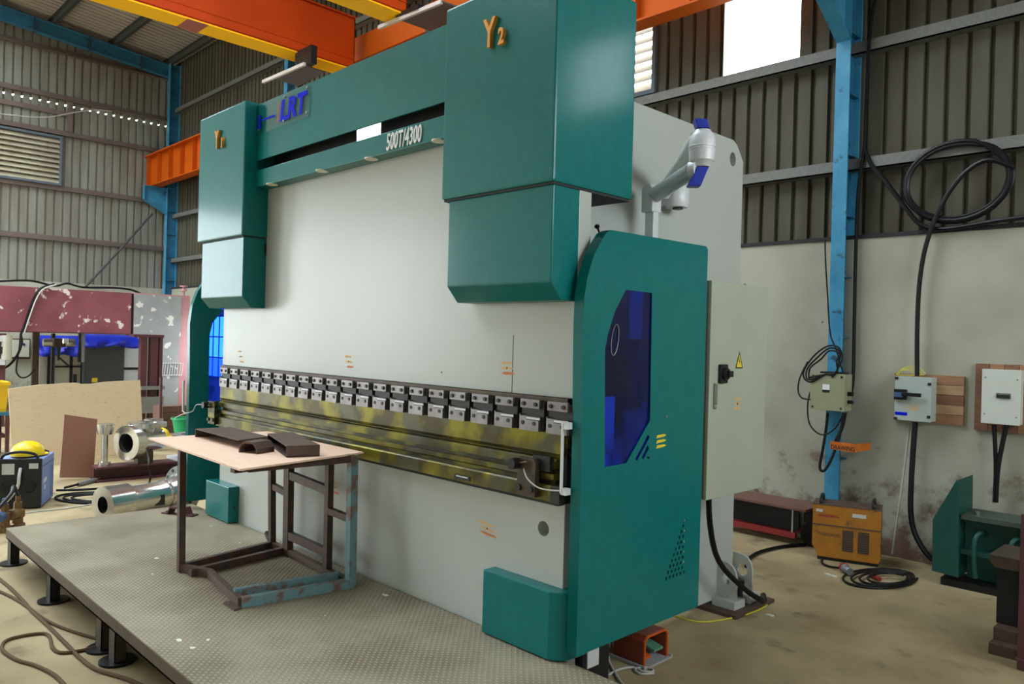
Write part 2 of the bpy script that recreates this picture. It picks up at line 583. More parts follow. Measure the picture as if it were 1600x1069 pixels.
def text(name, body, m, parent, origin, xdir, ydir, size, extrude=0.003, sx=1.0, bold=0.0, align='LEFT', shear=0.0):
    cu = bpy.data.curves.new(name, 'FONT')
    cu.body = body
    cu.size = size
    cu.extrude = extrude
    cu.offset = bold
    cu.align_x = align
    cu.shear = shear
    cu.resolution_u = 3
    t = bpy.data.objects.new('t', cu)
    me = bpy.data.meshes.new_from_object(t)
    bpy.data.objects.remove(t)
    bpy.data.curves.remove(cu)
    xd, yd = V(xdir).normalized(), V(ydir).normalized()
    zd = xd.cross(yd)
    o0 = WOFF[parent.name]
    for v in me.vertices:
        v.co = V(origin) + xd * (v.co.x * sx) + yd * v.co.y + zd * v.co.z - o0
    me.update()
    return link(name, me, m, parent)


def copy_tree(o, parent=None):
    c = o.copy()
    COL.objects.link(c)
    c.parent = parent
    for ch in list(o.children):
        copy_tree(ch, c)
    return c


def circle(cx, cy, rx, ry=None, n=16):
    ry = rx if ry is None else ry
    return [(cx + rx * math.cos(2 * PI * i / n), cy + ry * math.sin(2 * PI * i / n)) for i in range(n)]


def struct(o):
    o['kind'] = 'structure'
    return o

# ================================================================== the shed
def roof_z(y):
    return 9.72 - 0.095 * (y - 0.9)


fl = struct(B(XL - 0.2, XR + 0.2, YF - 0.2, YB + 0.3, -0.2, 0).build('floor', 'concrete'))
gr = struct(B(XL - 45, XR + 45, YF - 45, YB + 45, -0.32, -0.21).build('ground', 'outside_ground'))

PITCH = 0.188
PROF = [(0.0, 0.0), (0.072, 0.0), (0.079, -0.004), (0.086, 0.0), (0.135, 0.0), (0.147, 1.0), (0.176, 1.0)]


def sheet(name, parent, ax, u0, u1, z0, z1, plane, sgn, m='cladding', pitch=PITCH, depth=0.042, notch=0.0):
    """one corrugated sheet: u runs along the wall, the ribs stand outwards; notch shortens the ribs at the top edge"""
    us = []
    k = 0
    while k * pitch < (u1 - u0) - 1e-6:
        for a, d in PROF:
            u = u0 + k * pitch + a * pitch / 0.188
            if u < u1 - 1e-6:
                us.append((u, d))
        k += 1
    us.append((u1, 0.0))
    vs, fs = [], []
    for u, d in us:
        p = plane + sgn * d * depth
        zt = z1(u) if callable(z1) else z1
        zt2 = zt - (notch if d > 0.5 else 0)
        zb = z0(u) if callable(z0) else z0
        if ax == 'x':
            vs += [(u, p, zb), (u, p, zt2)]
        else:
            vs += [(p, u, zb), (p, u, zt2)]
    fs = [(2 * i, 2 * i + 2, 2 * i + 3, 2 * i + 1) for i in range(len(us) - 1)]
    return MB().add(vs, fs).build(name, m, parent)


# --- back wall
MZ = 3.17
wb = struct(MB().box(XL, -16.8, 4.90, 5.12, 0, MZ).box(-14.9, XR, 4.90, 5.12, 0, MZ).box(-16.8, -14.9, 4.90, 5.12, 0, .94).box(-16.8, -14.9, 4.90, 5.12, 2.42, MZ).build('wall_back', 'plaster'))
B(XL, XR, 4.885, 5.0, MZ - 0.01, MZ + 0.028).build('wall_cap', 'black_void', wb)
X0, SW = -1.18, 0.94
cols = [(X0 + k * SW, X0 + (k + 1) * SW) for k in range(-19, 8)]
cols[0] = (XL, cols[0][1])
OPEN = {}
for k in (-1, -9, -10, 5):
    OPEN[k] = (5.20, 7.3)
OPEN[-3] = (5.22, 6.55)
for i, k in enumerate(range(-19, 8)):
    u0, u1 = cols[i]
    if u1 - u0 < 0.05:
        continue
    if k in OPEN:
        a, b = OPEN[k]
        sheet('cladding_sheet', wb, 'x', u0, u1, MZ, a, 5.0, 1, 'cladding_shaded')
        sheet('cladding_sheet', wb, 'x', u0, u1, b, roof_z(5) + 0.05, 5.0, 1, 'cladding_shaded')
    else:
        sheet('cladding_sheet', wb, 'x', u0, u1, MZ, roof_z(5) + 0.05, 5.0, 1, 'cladding_shaded')
sheet('cladding_sheet', wb, 'x', cols[-1][1], XR, MZ, roof_z(5) + 0.05, 5.0, 1, 'cladding_shaded')
for z in (3.86, 5.05, 6.6, 7.9):
    segs = [(XL, XR)] if z < 5.1 or z > 7.5 else [(XL, -10.6), (-8.68, -4.02), (-3.04, -2.14), (-1.16, 3.5), (4.48, XR)]
    for a, b in segs:
        MB().box(a, b, 4.865, 4.88, z, z + 0.12).box(a, b, 4.865, 5.0, z, z + 0.012).box(a, b, 4.93, 5.0, z + 0.108, z + 0.12).build('girt', 'galvanised', wb)

# translucent sheets (bright windows) and louvre of the back wall
for n, ks in ((1, (-1,)), (2, (-9, -10)), (4, (5,))):
    x0, x1 = X0 + min(ks) * SW, X0 + (max(ks) + 1) * SW
    wn = struct(thing('window_%d' % n, None, None, (x0, 5.0, 5.2)))
    for k in ks:
        sheet('translucent_pane', wn, 'x', X0 + k * SW, X0 + (k + 1) * SW, 5.18, 7.32, 5.012, 1, 'translucent_sheet')


def louvre(name, ax, u0, u1, z0, z1, plane, sgn, label):
    t = thing(name, label, 'louvre vent', (u0, plane, z0) if ax == 'x' else (plane, u0, z0))
    f = MB()
    for a, b, c, d in ((u0, u1, z0 - .05, z0), (u0, u1, z1, z1 + .05), (u0 - .05, u0, z0 - .05, z1 + .05), (u1, u1 + .05, z0 - .05, z1 + .05)):
        if ax == 'x':
            f.box(a, b, plane - .05, plane + .05, c, d)
        else:
            f.box(plane - .05, plane + .05, a, b, c, d)
    f.build('frame', 'louvre_frame', t)
    n = int((z1 - z0) / 0.115)
    for i in range(n):
        z = z0 + (i + 0.5) * (z1 - z0) / n
        if ax == 'x':
            MB().add([(u0, plane - .045, z - .055), (u1, plane - .045, z - .055), (u1, plane + .045, z + .05), (u0, plane + .045, z + .05),
                      (u0, plane - .04, z - .06), (u1, plane - .04, z - .06), (u1, plane + .05, z + .045), (u0, plane + .05, z + .045)],
                     [(0, 1, 2, 3), (7, 6, 5, 4), (0, 4, 5, 1), (1, 5, 6, 2), (2, 6, 7, 3), (3, 7, 4, 0)]).build('slat', 'louvre_slat', t)
        else:
            s = sgn
            MB().add([(plane - s * .045, u0, z - .055), (plane - s * .045, u1, z - .055), (plane + s * .045, u1, z + .05), (plane + s * .045, u0, z + .05),
                      (plane - s * .04, u0, z - .06), (plane - s * .04, u1, z - .06), (plane + s * .05, u1, z + .045), (plane + s * .05, u0, z + .045)],
                     [(0, 1, 2, 3), (7, 6, 5, 4), (0, 4, 5, 1), (1, 5, 6, 2), (2, 6, 7, 3), (3, 7, 4, 0)]).build('slat', 'louvre_slat', t)
    return t


louvre('louvre_vent', 'x', X0 - 3 * SW + .05, X0 - 2 * SW - .05, 5.27, 6.5, 5.0, 1, 'slatted metal louvre in the cladding just right of the Y2 cover')

# barred window low in the back wall, seen through the far guard's blue pane
wn3 = struct(thing('window_3', None, None, (-16.8, 4.88, 0.95)))
fr = MB()
fr.box(-16.8, -14.9, 4.86, 4.90, 0.9, 0.96).box(-16.8, -14.9, 4.86, 4.90, 2.4, 2.46).box(-16.86, -16.8, 4.86, 4.9, .9, 2.46).box(-14.9, -14.84, 4.86, 4.9, .9, 2.46)
fr.build('window_frame', 'steel_grey', wn3)
for i in range(5):
    x = -16.5 + i * .33
    B(x, x + .03, 4.865, 4.885, .96, 2.4).build('window_bar', 'steel_grey', wn3)
for z in (1.4, 1.9):
    B(-16.8, -14.9, 4.87, 4.88, z, z + .03).build('window_bar', 'steel_grey', wn3)

# --- left wall with its open doorway
wl = struct(MB().box(XL - .2, XL, DOOR_L[1], YB, 0, MZ).box(XL - .2, XL, YF, DOOR_L[0], 0, MZ).build('wall_left', 'plaster'))
LAP = 7.60
y = YB
while y > -1.0:
    y0 = y - SW
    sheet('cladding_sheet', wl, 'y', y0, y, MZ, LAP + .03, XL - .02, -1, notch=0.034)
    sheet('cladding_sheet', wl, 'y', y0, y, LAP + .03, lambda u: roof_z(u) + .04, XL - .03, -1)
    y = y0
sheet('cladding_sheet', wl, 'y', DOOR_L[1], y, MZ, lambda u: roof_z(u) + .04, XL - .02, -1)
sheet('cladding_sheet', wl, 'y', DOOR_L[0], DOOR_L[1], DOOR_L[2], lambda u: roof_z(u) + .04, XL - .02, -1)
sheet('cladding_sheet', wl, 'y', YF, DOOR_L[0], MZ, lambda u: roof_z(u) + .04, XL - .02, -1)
for z in (4.19, 5.45, 6.83, 7.72, 8.85):
    MB().box(XL, XL + .015, -1, YB, z, z + .13).box(XL - .02, XL + .09, -1, YB, z, z + .014).build('girt', 'girt_brown', wl)
B(XL - .0, XL + .04, 2.38, 2.5, 6.95, 7.72).build('girt', 'girt_brown', wl)
B(XL - .0, XL + .04, -1, 2.38, 7.33, 7.45).build('girt', 'girt_brown', wl)
louvre('louvre_vent', 'y', -0.3, 2.22, 5.62, 6.74, XL + .03, -1, 'large rusty slatted louvre high in the far left wall')

# --- front wall (behind the camera) with its open doorway, and right wall
fw_ = MB()
xs_ = XL
for d_ in DOORS_F:
    fw_.box(xs_, d_[0], YF - .2, YF, 0, roof_z(YF) + .1).box(d_[0], d_[1], YF - .2, YF, d_[2], roof_z(YF) + .1)
    xs_ = d_[1]
fw_.box(xs_, XR, YF - .2, YF, 0, roof_z(YF) + .1)
wf = struct(fw_.build('wall_front', 'plaster'))
wr = struct(MB().box(XR, XR + .2, YF, RFILL[0], 0, roof_z(YF)).box(XR, XR + .2, RFILL[1], YB + .1, 0, roof_z(YF)).box(XR, XR + .2, RFILL[0], RFILL[1], 0, RFILL[2]).box(XR, XR + .2, RFILL[0], RFILL[1], RFILL[3], roof_z(YF)).build('wall_right', 'plaster'))

# --- roof
ce = struct(thing('ceiling', None, None, (XL, YB, roof_z(YB))))


def roof_sheet(x0, x1, ya=YB + .3, yb=YF - .3, m='roof_sheet'):
    us = []
    k = 0
    while k * .2 < x1 - x0 - 1e-6:
        for a, d in PROF:
            u = x0 + k * .2 + a * .2 / .188
            if u < x1 - 1e-6:
                us.append((u, d))
        k += 1
    us.append((x1, 0))
    vs = []
    for u, d in us:
        vs += [(u, ya, roof_z(ya) + d * .07), (u, yb, roof_z(yb) + d * .07)]
    MB().add(vs, [(2 * i, 2 * i + 2, 2 * i + 3, 2 * i + 1) for i in range(len(us) - 1)]).build('roof_sheet' if m == 'roof_sheet' else 'skylight_sheet', m, ce)


x = XL - .5
while x < XR:
    sk = [q_ for q_ in SKYLIGHTS if q_[0] - .01 <= x < q_[1] - .01]
    if sk:
        sk = sk[0]
        roof_sheet(x, x + 1.0, YB + .3, sk[3])
        roof_sheet(x, x + 1.0, sk[2], YF - .3)
        roof_sheet(x, x + 1.0, sk[3], sk[2], 'translucent_sheet')
    else:
        roof_sheet(x, x + 1.0)
    x += 1.0
for i in range(11):
    yy = 4.72 - i * 1.38
    z = roof_z(yy)
    MB().box(XL, XR, yy - .01, yy + .01, z - .17, z - .012).box(XL, XR, yy, yy + .07, z - .17, z - .155).box(XL, XR, yy - .07, yy, z - .03, z - .02).build('purlin', 'purlin_dark', ce)


def ibeam_y(mb, x, y0, y1, zb, h, wd, tf=.02):
    """I section running along y with bottom height zb(y)"""
    for a, b, c, d in ((x - wd / 2, x + wd / 2, 0, tf), (x - wd / 2, x + wd / 2, h - tf, h), (x - .006, x + .006, tf, h - tf)):
        mb.add([(a, y0, zb(y0) + c), (b, y0, zb(y0) + c), (b, y1, zb(y1) + c), (a, y1, zb(y1) + c),
                (a, y0, zb(y0) + d), (b, y0, zb(y0) + d), (b, y1, zb(y1) + d), (a, y1, zb(y1) + d)],
               [(0, 3, 2, 1), (4, 5, 6, 7), (0, 1, 5, 4), (1, 2, 6, 5), (2, 3, 7, 6), (3, 0, 4, 7)])


def column(xc, label):
    t = thing('steel_column', label, 'column', (xc, 4.85, 0))
    hw, yf, yr = .072, 4.70, 4.90
    B(xc - hw, xc + hw, yf, yf + .016, 0, 9.2).build('front_flange', 'column_blue', t)
    B(xc - .006, xc + .006, yf + .016, 4.985, 0, 9.2).build('web', 'beam_blue', t)
    B(xc - hw, xc + hw, 4.97, 4.99, MZ, 9.2).build('rear_flange', 'column_blue', t)
    z = .9
    while z < 9:
        B(xc - hw + .004, xc + hw - .004, yf + .016, 4.97 if z > MZ else 4.90, z, z + .012).build('stiffener', 'beam_blue', t)
        z += .62
    br = MB().prism([(yf, 5.16), (yf, 5.84), (4.12, 5.84), (4.12, 5.48)], 'x', xc - .008, xc + .008)
    br.box(xc - hw, xc + hw, 4.12, yf, 5.825, 5.845)
    br.add([(xc - hw, yf, 5.15), (xc + hw, yf, 5.15), (xc + hw, 4.12, 5.47), (xc - hw, 4.12, 5.47),
            (xc - hw, yf, 5.17), (xc + hw, yf, 5.17), (xc + hw, 4.12, 5.49), (xc - hw, 4.12, 5.49)],
           [(0, 3, 2, 1), (4, 5, 6, 7), (0, 1, 5, 4), (1, 2, 6, 5), (2, 3, 7, 6), (3, 0, 4, 7)])
    br.box(xc - hw, xc + hw, 4.12, 4.135, 5.47, 5.83)
    br.build('bracket', 'column_blue', t)
    return t


column(-.578, 'light blue steel column on the back wall carrying the beige junction box')
column(-12.2, 'blue steel column on the back wall peeping out behind the maker plate')
column(-18.62, 'blue steel column in the far corner of the shed')
rf = thing('roof_rafter', 'dark blue steel rafter under the roof along the far left wall', 'rafter', (-18.75, 4.7, 8.9))
mb = MB()
ibeam_y(mb, -18.75, -2.0, 4.75, lambda q: roof_z(q) - .50, .33, .16)
mb.build('beam', 'beam_blue', rf)
for q in (0.3, 1.55, 2.75, 4.0):
    z = roof_z(q) - .5
    B(-18.83, -18.67, q - .006, q + .006, z - .05, z + .36).build('cleat', 'purlin_dark', rf)

# runway beam of the crane along the back wall
rw = thing('runway_beam', 'orange crane runway girder along the back wall', 'crane beam', (-19.1, 4.4, 5.85))
MB().box(-19.1, XR, 4.27, 4.53, 5.85, 5.875).box(-19.1, XR, 4.25, 4.55, 6.66, 6.69).box(-19.1, XR, 4.39, 4.41, 5.87, 6.67).build('girder', 'runway_orange', rw)
for i in range(14):
    x = -18.9 + i * .75
    B(x, x + .012, 4.28, 4.52, 5.875, 6.66).build('stiffener', 'runway_orange', rw)
for i in range(6):
    x = -4.4 + i * .75
    B(x, x + .012, 4.28, 4.52, 5.875, 6.66).build('stiffener', 'runway_orange', rw)
B(-19.1, XR, 4.37, 4.43, 6.69, 6.75).build('rail', 'steel_grey', rw)

# overhead crane
cr = thing('overhead_crane', 'orange overhead travelling crane with two box girders below the roof', 'crane', (-8.6, 4.4, 6.75))


def girder(x0, x1, yend):
    g = MB().box(x0, x0 + .012, YF + .5, yend, 6.5, 7.35).box(x1 - .012, x1, YF + .5, yend, 6.5, 7.35).box(x0, x1, yend - .015, yend, 6.5, 7.35)
    g.box(x0, x1, YF + .5, yend, 6.52, 6.53)
    g.build('web', 'crane_orange', cr)
    B(x0 - .0, x1 + .02, YF + .5, yend, 6.48, 6.50).build('bottom_flange', 'crane_orange_lit', cr)
    B(x0 - .03, x1 + .03, YF + .5, yend, 7.35, 7.375).build('top_flange', 'crane_orange', cr)
    B(x1, x1 + .006, YF + .5, yend, 6.66, 6.67).build('weld_seam', 'crane_orange', cr)


girder(-8.86, -8.47, 3.98)
girder(-6.42, -6.03, 3.25)
B(-8.86, -8.445, 1.20, 1.50, 6.474, 6.479).build('primer_patch', 'crane_patch', cr)
B(-9.3, -4.9, 4.22, 4.55, 6.78, 7.2).build('end_carriage', 'runway_orange', cr, bevel=.01)
for q in (-8.9, -5.4):
    MB().cyl((q, 4.32, 6.86), (q, 4.48, 6.86), .12, n=20).build('wheel', 'steel_grey', cr, smooth=True)
# dark drip plates hung below the girders
for quad, rim, z, hp in ((((429, 124), (474, 101), (506, 114), (466, 135)), ((411, 128), (476, 100)), 6.2, (478, 92)),
                         (((628, 33), (690, 3), (740, 20), (676, 50)), ((592, 43), (690, 3)), 6.42, (640, 8))):
    P4 = [at_z(*q_, z) for q_ in quad]
    MB().prism([(p.x, p.y) for p in P4], 'z', z, z + .02).build('hanger_plate', 'plate_dark', cr)
    MB().bar(at_z(*rim[0], z), at_z(*rim[1], z), .04, .05).build('plate_rim', 'plate_pale', cr)
    c = at_z(*hp, z + .15)
    MB().box(c.x - .25, c.x + .25, c.y - .05, c.y + .05, z + .02, 6.5).build('hanger', 'black_plastic', cr)
    c = P4[3]
    MB().box(c.x - .3, c.x - .2, c.y + .1, c.y + .2, z + .02, 6.9).build('hanger', 'black_plastic', cr)

# ================================================================== the press brake
pb = thing('press_brake', 'large teal and white hydraulic press brake filling the middle of the shed', 'press brake', (-2.15, 0.9, 0))

RB = 1.725
B(-4.32, 0.0, 0.0, 0.10, RB, 3.385).build('ram', 'machine_white', pb, bevel=.004)
B(-.475, -.471, -.0012, 0, RB + .002, 2.06).build('seam', 'print_black', pb)
plate('bed', [(-4.32, .10), (-.045, .10), (-.045, 1.175), (-4.32, 1.175)], [circle(-.198, .995, .042, n=24), circle(-4.12, .995, .042, n=24)], 'y', 0.0, 0.12, 'machine_white', pb)
B(-4.3, -.06, .13, .15, .9, 1.1).build('bed_backing', 'steel_grey', pb)
B(-4.3, -.06, .12, .9, 1.0, 1.12).build('bed_table', 'brown_steel', pb)

# side frames
fx = -.43
fpts = [at_x(*q, fx) for q in ((992, 160), (1146, 219), (1152, 227), (1156, 238), (1157, 252), (1156, 440), (1143, 870))]
top_slope = (fpts[1].z - fpts[0].z) / (fpts[1].y - fpts[0].y)
yb_ = fpts[5].y
out = [(.12, .06), (yb_, .06), (yb_, fpts[4].z), (fpts[3].y, fpts[3].z), (fpts[2].y, fpts[2].z), (fpts[1].y, fpts[1].z), (.30, fpts[0].z), (.12, fpts[0].z - .2)]
hc = at_x(1145, 249, fx)
for xa in (fx, -3.80):
    plate('side_frame', out, [circle(hc.y, hc.z, .045, .055, n=20)] + [[(1.0, 1.2), (.12 + .02, 1.2), (.14, 1.68), (1.0, 1.68)]], 'x', xa - .07, xa, 'machine_white', pb)
    MB().cyl((xa - .066, hc.y, hc.z), (xa - .06, hc.y, hc.z), .06, n=20).build('plug', 'steel_grey', pb)
B(-3.8, -.5, 1.9, 2.3, .3, .9).build('cross_beam', 'machine_white', pb)
B(-3.8, -.5, 1.2, 2.2, 3.2, 3.5).build('oil_tank', 'machine_white', pb, bevel=.01)

# cylinder covers
def cover(x0, x1, l0, l1, letter, num, tx, ts):
    c = B(x0, x1, -.224, .445, 2.85, 3.978)
    c.build('cylinder_cover', 'teal', pb, bevel=.012)
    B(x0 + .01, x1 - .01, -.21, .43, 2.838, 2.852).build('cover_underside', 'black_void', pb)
    MB().prism([(-.205, 2.335), (-.205, 2.84), (.067, 2.84), (.067, 2.244), (-.125, 2.244)], 'x', l0, l1).build('cylinder_skirt', 'teal', pb, bevel=.008)


cover(-4.425, -3.508, -4.352, -3.514, 'Y', '1', 0, 0)
cover(-.886, .012, -.836, -.002, 'Y', '2', 0, 0)
B(-3.53, -3.512, -.02, 0.0, 2.70, 2.80).build('limit_switch', 'black_plastic', pb)
B(-.46, -.36, .07, .12, 2.0, 2.9).build('cylinder_flange', 'machine_white', pb)

def letter(ch, p0, p1, yy, m='letter_gold', ext=.012, bold=.004, sx=.8):
    """a raised letter standing between two picture heights on the cover front"""
    a, b = at_y(*p0, yy), at_y(*p1, yy)
    return text('letter', ch, m, pb, a, (1, 0, 0), (0, 0, 1), (b.z - a.z) / .70, ext, bold=bold, sx=sx)


letter('Y', (757, 77), (757, 33), -.236, sx=.66)
letter('2', (780, 70), (780, 46), -.236, sx=.74)
letter('Y', (337, 233), (337, 206), -.236, sx=.60)
letter('1', (346, 231), (346, 216), -.236, sx=.8)

# beam cover between the cylinders
B(-3.508, -.886, -.115, -.10, 3.487, 3.962).build('beam_cover', 'teal', pb)
B(-3.508, -.886, -.10, .35, 3.95, 3.962).build('beam_cover_top', 'teal', pb)
B(-3.51, -2.25, .05, .06, 3.3, 3.94).build('slot_shade_back', 'black_void', pb)  # black sheet standing in for the unlit hollow behind the slot
B(-1.93, -.88, .05, .06, 3.3, 3.94).build('slot_shade_back', 'black_void', pb)
B(-3.508, -.886, -.10, .05, 3.93, 3.945).build('slot_shade_top', 'black_void', pb)  # black strip that darkens the top of the slot hollow
B(-3.508, -.886, -.115, 0.0, 3.262, 3.404).build('lamp_bar', 'teal', pb, bevel=.005)
for px, py in ((425, 288), (503, 267), (580, 248), (686, 220)):
    p = at_z(px, py, 3.262)
    lamp = MB().lathe([(-.004, .047), (.006, .047), (.006, .036), (.002, .0)], (p.x, p.y, 3.262), (0, 0, -1), 20).build('lamp', 'lamp_lens', pb, smooth=True)
# model number in raised white letters
a = at_y(604, 234, -.117)
b = at_y(668, 217, -.117)
text('model_number', '500T/4300', 'letter_white', pb, (a.x, -.119, 3.278), (1, 0, 0), (0, 0, 1), .158, .004, sx=(b.x - a.x) / .80, bold=.002, shear=.12)
# maker's plate
pa, pc = at_y(404, 211, -.125), at_y(483, 180, -.125)
pt = at_y(483, 133, -.125)
s1 = B(-3.50, pc.x, -.128, -.124, 3.70, 3.955).build('maker_plate', 'acrylic_clear', pb)
for q in ((-3.46, 3.74), (pc.x - .03, 3.735), (pc.x - .03, 3.925), (-3.02, 3.735), (-3.02, 3.925)):
    MB().cyl((q[0], -.135, q[1]), (q[0], -.115, q[1]), .009, n=10).build('standoff', 'chrome', s1)
lx = at_y(437, 175, -.13).x
rx = at_y(479, 150, -.13).x
text('plate_lettering', 'LRT', 'print_blue', s1, (lx, -.130, 3.745), (1, 0, 0), (0, 0, 1), .225, .001, sx=(rx - lx) / .40, bold=.008, shear=.15)
MB().add([(lx - .045, -.1305, 3.735), (lx - .025, -.1305, 3.735), (lx + .005, -.1305, 3.905), (lx - .015, -.1305, 3.905)], [(0, 1, 2, 3)]).build('plate_slash', 'print_red', s1)
B(lx - .30, lx - .08, -.1305, -.130, 3.80, 3.815).build('plate_rule', 'print_blue', s1)
B(lx - .37, lx - .33, -.1305, -.130, 3.74, 3.86).build('plate_mark', 'print_blue', s1)

# clamps, punch and dies
rail = B(-4.30, -.02, -.022, .02, 1.40, RB).build('clamp_rail', 'oiled_dark', pb)
B(-4.30, -.02, -.030, -.0, RB - .022, RB).build('rail_edge', 'brown_steel', pb)
clamp = None
NC = 21
for i in range(NC):
    xc = -.060 - i * .2042
    if clamp is None:
        o = thing('clamp', None, None, (xc, -.02, 1.62))
        o.parent = pb
        o.location = V((xc, -.02, 1.62)) - WOFF[pb.name]
        MB().box(-.073, .095, -.030, 0, -.085, .075).build('clamp_body', 'clamp_dark', o, local=True)
        MB().box(-.073, .073, -.046, -.028, .036, .086).build('upper_jaw', 'clamp_steel', o, local=True, bevel=.002)
        lj = [(-.073, -.086), (.073, -.086), (.073, -.006), (-.065, -.006), (-.073, .004)]
        MB().prism(lj, 'y', -.050, -.028).build('lower_jaw', 'clamp_steel', o, local=True)
        for bx_, bz_ in ((-.047, .061), (.043, .061), (-.047, -.044), (.040, -.044)):
            MB().cyl((bx_, -.0535, bz_), (bx_, -.04, bz_), .0115, n=10).build('bolt', 'print_black', o, local=True)
        MB().box(-.015, .085, -.0535, -.048, -.022, -.010).build('wedge_bar', 'alloy_white', o, local=True)
        MB().box(-.018, .085, -.0505, -.047, -.027, -.006).build('wedge_slot', 'print_black', o, local=True)
        clamp = o
    else:
        c = copy_tree(clamp, pb)
        c.location = V((xc, -.02, 1.62)) - WOFF[pb.name]
MB().prism([(-.034, 1.545), (.012, 1.545), (.012, 1.425), (-.004, 1.392), (-.016, 1.392), (-.034, 1.425)], 'x', -4.28, -.035).build('punch', 'oiled_steel', pb)
prof = [('die', 'oiled_steel', [(-.052, 1.345), (-.052, 1.383), (-.040, 1.392), (.06, 1.392), (.06, 1.345)]),
        ('die_body', 'oiled_dark', [(-.030, 1.318), (-.030, 1.345), (.06, 1.345), (.06, 1.318)]),
        ('die_holder', 'oiled_steel', [(-.058, 1.282), (-.064, 1.29), (-.064, 1.318), (.08, 1.318), (.08, 1.282)]),
        ('die_rail', 'oiled_dark', [(-.046, 1.258), (-.046, 1.282), (.08, 1.282), (.08, 1.258)]),
        ('die_base', 'oiled_steel', [(-.078, 1.172), (-.078, 1.25), (-.070, 1.258), (.1, 1.258), (.1, 1.172)])]
for nm, mm, pts in prof:
    MB().prism(pts, 'x', -4.26, -.075).build(nm, mm, pb)
B(-4.26, -.05, -.05, .1, 1.15, 1.172).build('die_seat', 'black_void', pb)
B(-.078, -.012, -.085, .08, 1.165, 1.262).build('end_block', 'clamp_dark', pb, bevel=.003)
B(-.072, -.02, -.02, .06, 1.262, 1.40).build('end_stop', 'black_void', pb)
# stop block with knob at the right end of the dies, and the far one
for dx, mm in ((0, 'brown_steel'), (-4.05, 'oiled_dark')):
    fb = MB().prism([(-.300 + dx, 1.185), (-.165 + dx, 1.185), (-.165 + dx, 1.375), (-.182 + dx, 1.392), (-.300 + dx, 1.392)], 'y', -.112, -.080).build('stop_block', mm, pb)
    MB().cyl((-.285 + dx, -.112, 1.225), (-.285 + dx, -.122, 1.225), .018, n=14).build('bolt', 'print_black', fb)
    MB().cyl((-.195 + dx, -.112, 1.225), (-.195 + dx, -.122, 1.225), .018, n=14).build('bolt', 'print_black', fb)
    MB().cyl((-.30 + dx, -.112, 1.355), (-.30 + dx, -.165, 1.355), .030, n=16).build('knob', 'black_plastic', fb, smooth=True)
    MB().tube([(-.27 + dx, -.125, 1.36), (-.21 + dx, -.135, 1.375)], .005, 8, 1).build('lever', 'brass', fb)
B(-.215, -.09, -.08, -.05, 1.33, 1.41).build('stop_housing', 'black_plastic', pb)
# guard sensor rod and its lead
rod = B(.004, .017, -.103, -.090, 1.235, 1.605).build('sensor_rod', 'alloy_white', pb, bevel=.003)
MB().box(.008, .045, -.10, -.06, 1.572, 1.607).build('rod_bracket', 'alloy_white', rod)
MB().box(.008, .045, -.10, -.06, 1.228, 1.262).build('rod_bracket', 'alloy_white', rod)
MB().tube([(-.245, -.12, 1.332), (-.20, -.135, 1.285), (-.12, -.135, 1.25), (-.05, -.125, 1.246), (.005, -.10, 1.248)], .004, 6).build('sensor_lead', 'wire_grey', rod, smooth=True)
rod2 = B(-4.76, -4.745, -.19, -.175, 1.26, 1.56).build('sensor_rod', 'wire_grey', pb)
MB().tube([(-4.75, -.19, 1.27), (-4.62, -.21, 1.26), (-4.5, -.19, 1.29), (-4.47, -.17, 1.35), (-4.3, -.12, 1.35)], .004, 6).build('sensor_lead', 'wire_grey', rod2, smooth=True)

# right guard: folded sheet with blue window, slots and vent holes
gx = .10
edge = [(904, 1026), (909, 700), (909, 487), (910, 460), (915, 432), (926, 398), (940, 375), (951, 361)]
gl = [(-.045, .392), (-.045, 1.5), (-.06, 2.12), (-.056, 2.27), (-.036, 2.37), (.012, 2.49), (.075, 2.575), (.110, 2.615), (.150, 2.636), (1.105, 2.648), (1.125, 2.63), (1.125, .394)]
win = [at_x(*q, gx) for q in ((978, 453), (1019, 458), (1016, 657), (979, 724), (945, 730), (945.5, 545), (950, 522), (961, 487))]
holes = [[(p.y, p.z) for p in win]]
for (q0, q1, wd) in (((1014, 681), (994, 719), .012), ((1013, 698), (1004, 717), .012), ((1013.5, 713.5), (1012.5, 717), .012)):
    a, b = at_x(*q0, gx), at_x(*q1, gx)
    d = V((0, b.y - a.y, b.z - a.z)).normalized()
    n_ = V((0, -d.z, d.y)) * wd
    holes.append([(p.y, p.z) for p in (a + n_, a - n_, b - n_, b + n_)])
for r in range(11):
    z = .64 + r * .0318
    nrow = max(1, round((11 - r) * .53))
    for c in range(nrow):
        yv = .952 - c * .038 - (r % 2) * .019
        if yv > .735 + r * .02:
            holes.append([(yv - .0115, z), (yv, z - .0145), (yv + .0115, z), (yv, z + .0145)])
guard = plate('guard_panel', gl, holes, 'x', gx - .005, gx, 'teal', pb)
cy_, cz_ = .54, 1.5
inner = [(cy_ + (p[0] - cy_) * .985, cz_ + (p[1] - cz_) * .992) for p in gl]
plate('guard_rim', gl, [inner], 'x', .032, gx - .005, 'teal', guard)
wy = [p.y for p in win]
plate('guard_window', [(.10, 1.33), (.59, 1.33), (.59, 2.36), (.25, 2.36), (.13, 2.15), (.10, 2.0)], [], 'x', gx - .014, gx - .008, 'acrylic_blue', guard)
oc = at_x(961, 531, gx - .004)
ring = [(oc.x, oc.y + .030 * math.cos(t) + .012 * math.sin(t), oc.z + .085 * math.sin(t)) for t in [2 * PI * i / 24 for i in range(25)]]
MB().tube(ring, .0025, 6, 1).build('finger_ring', 'steel_grey', guard, smooth=True)
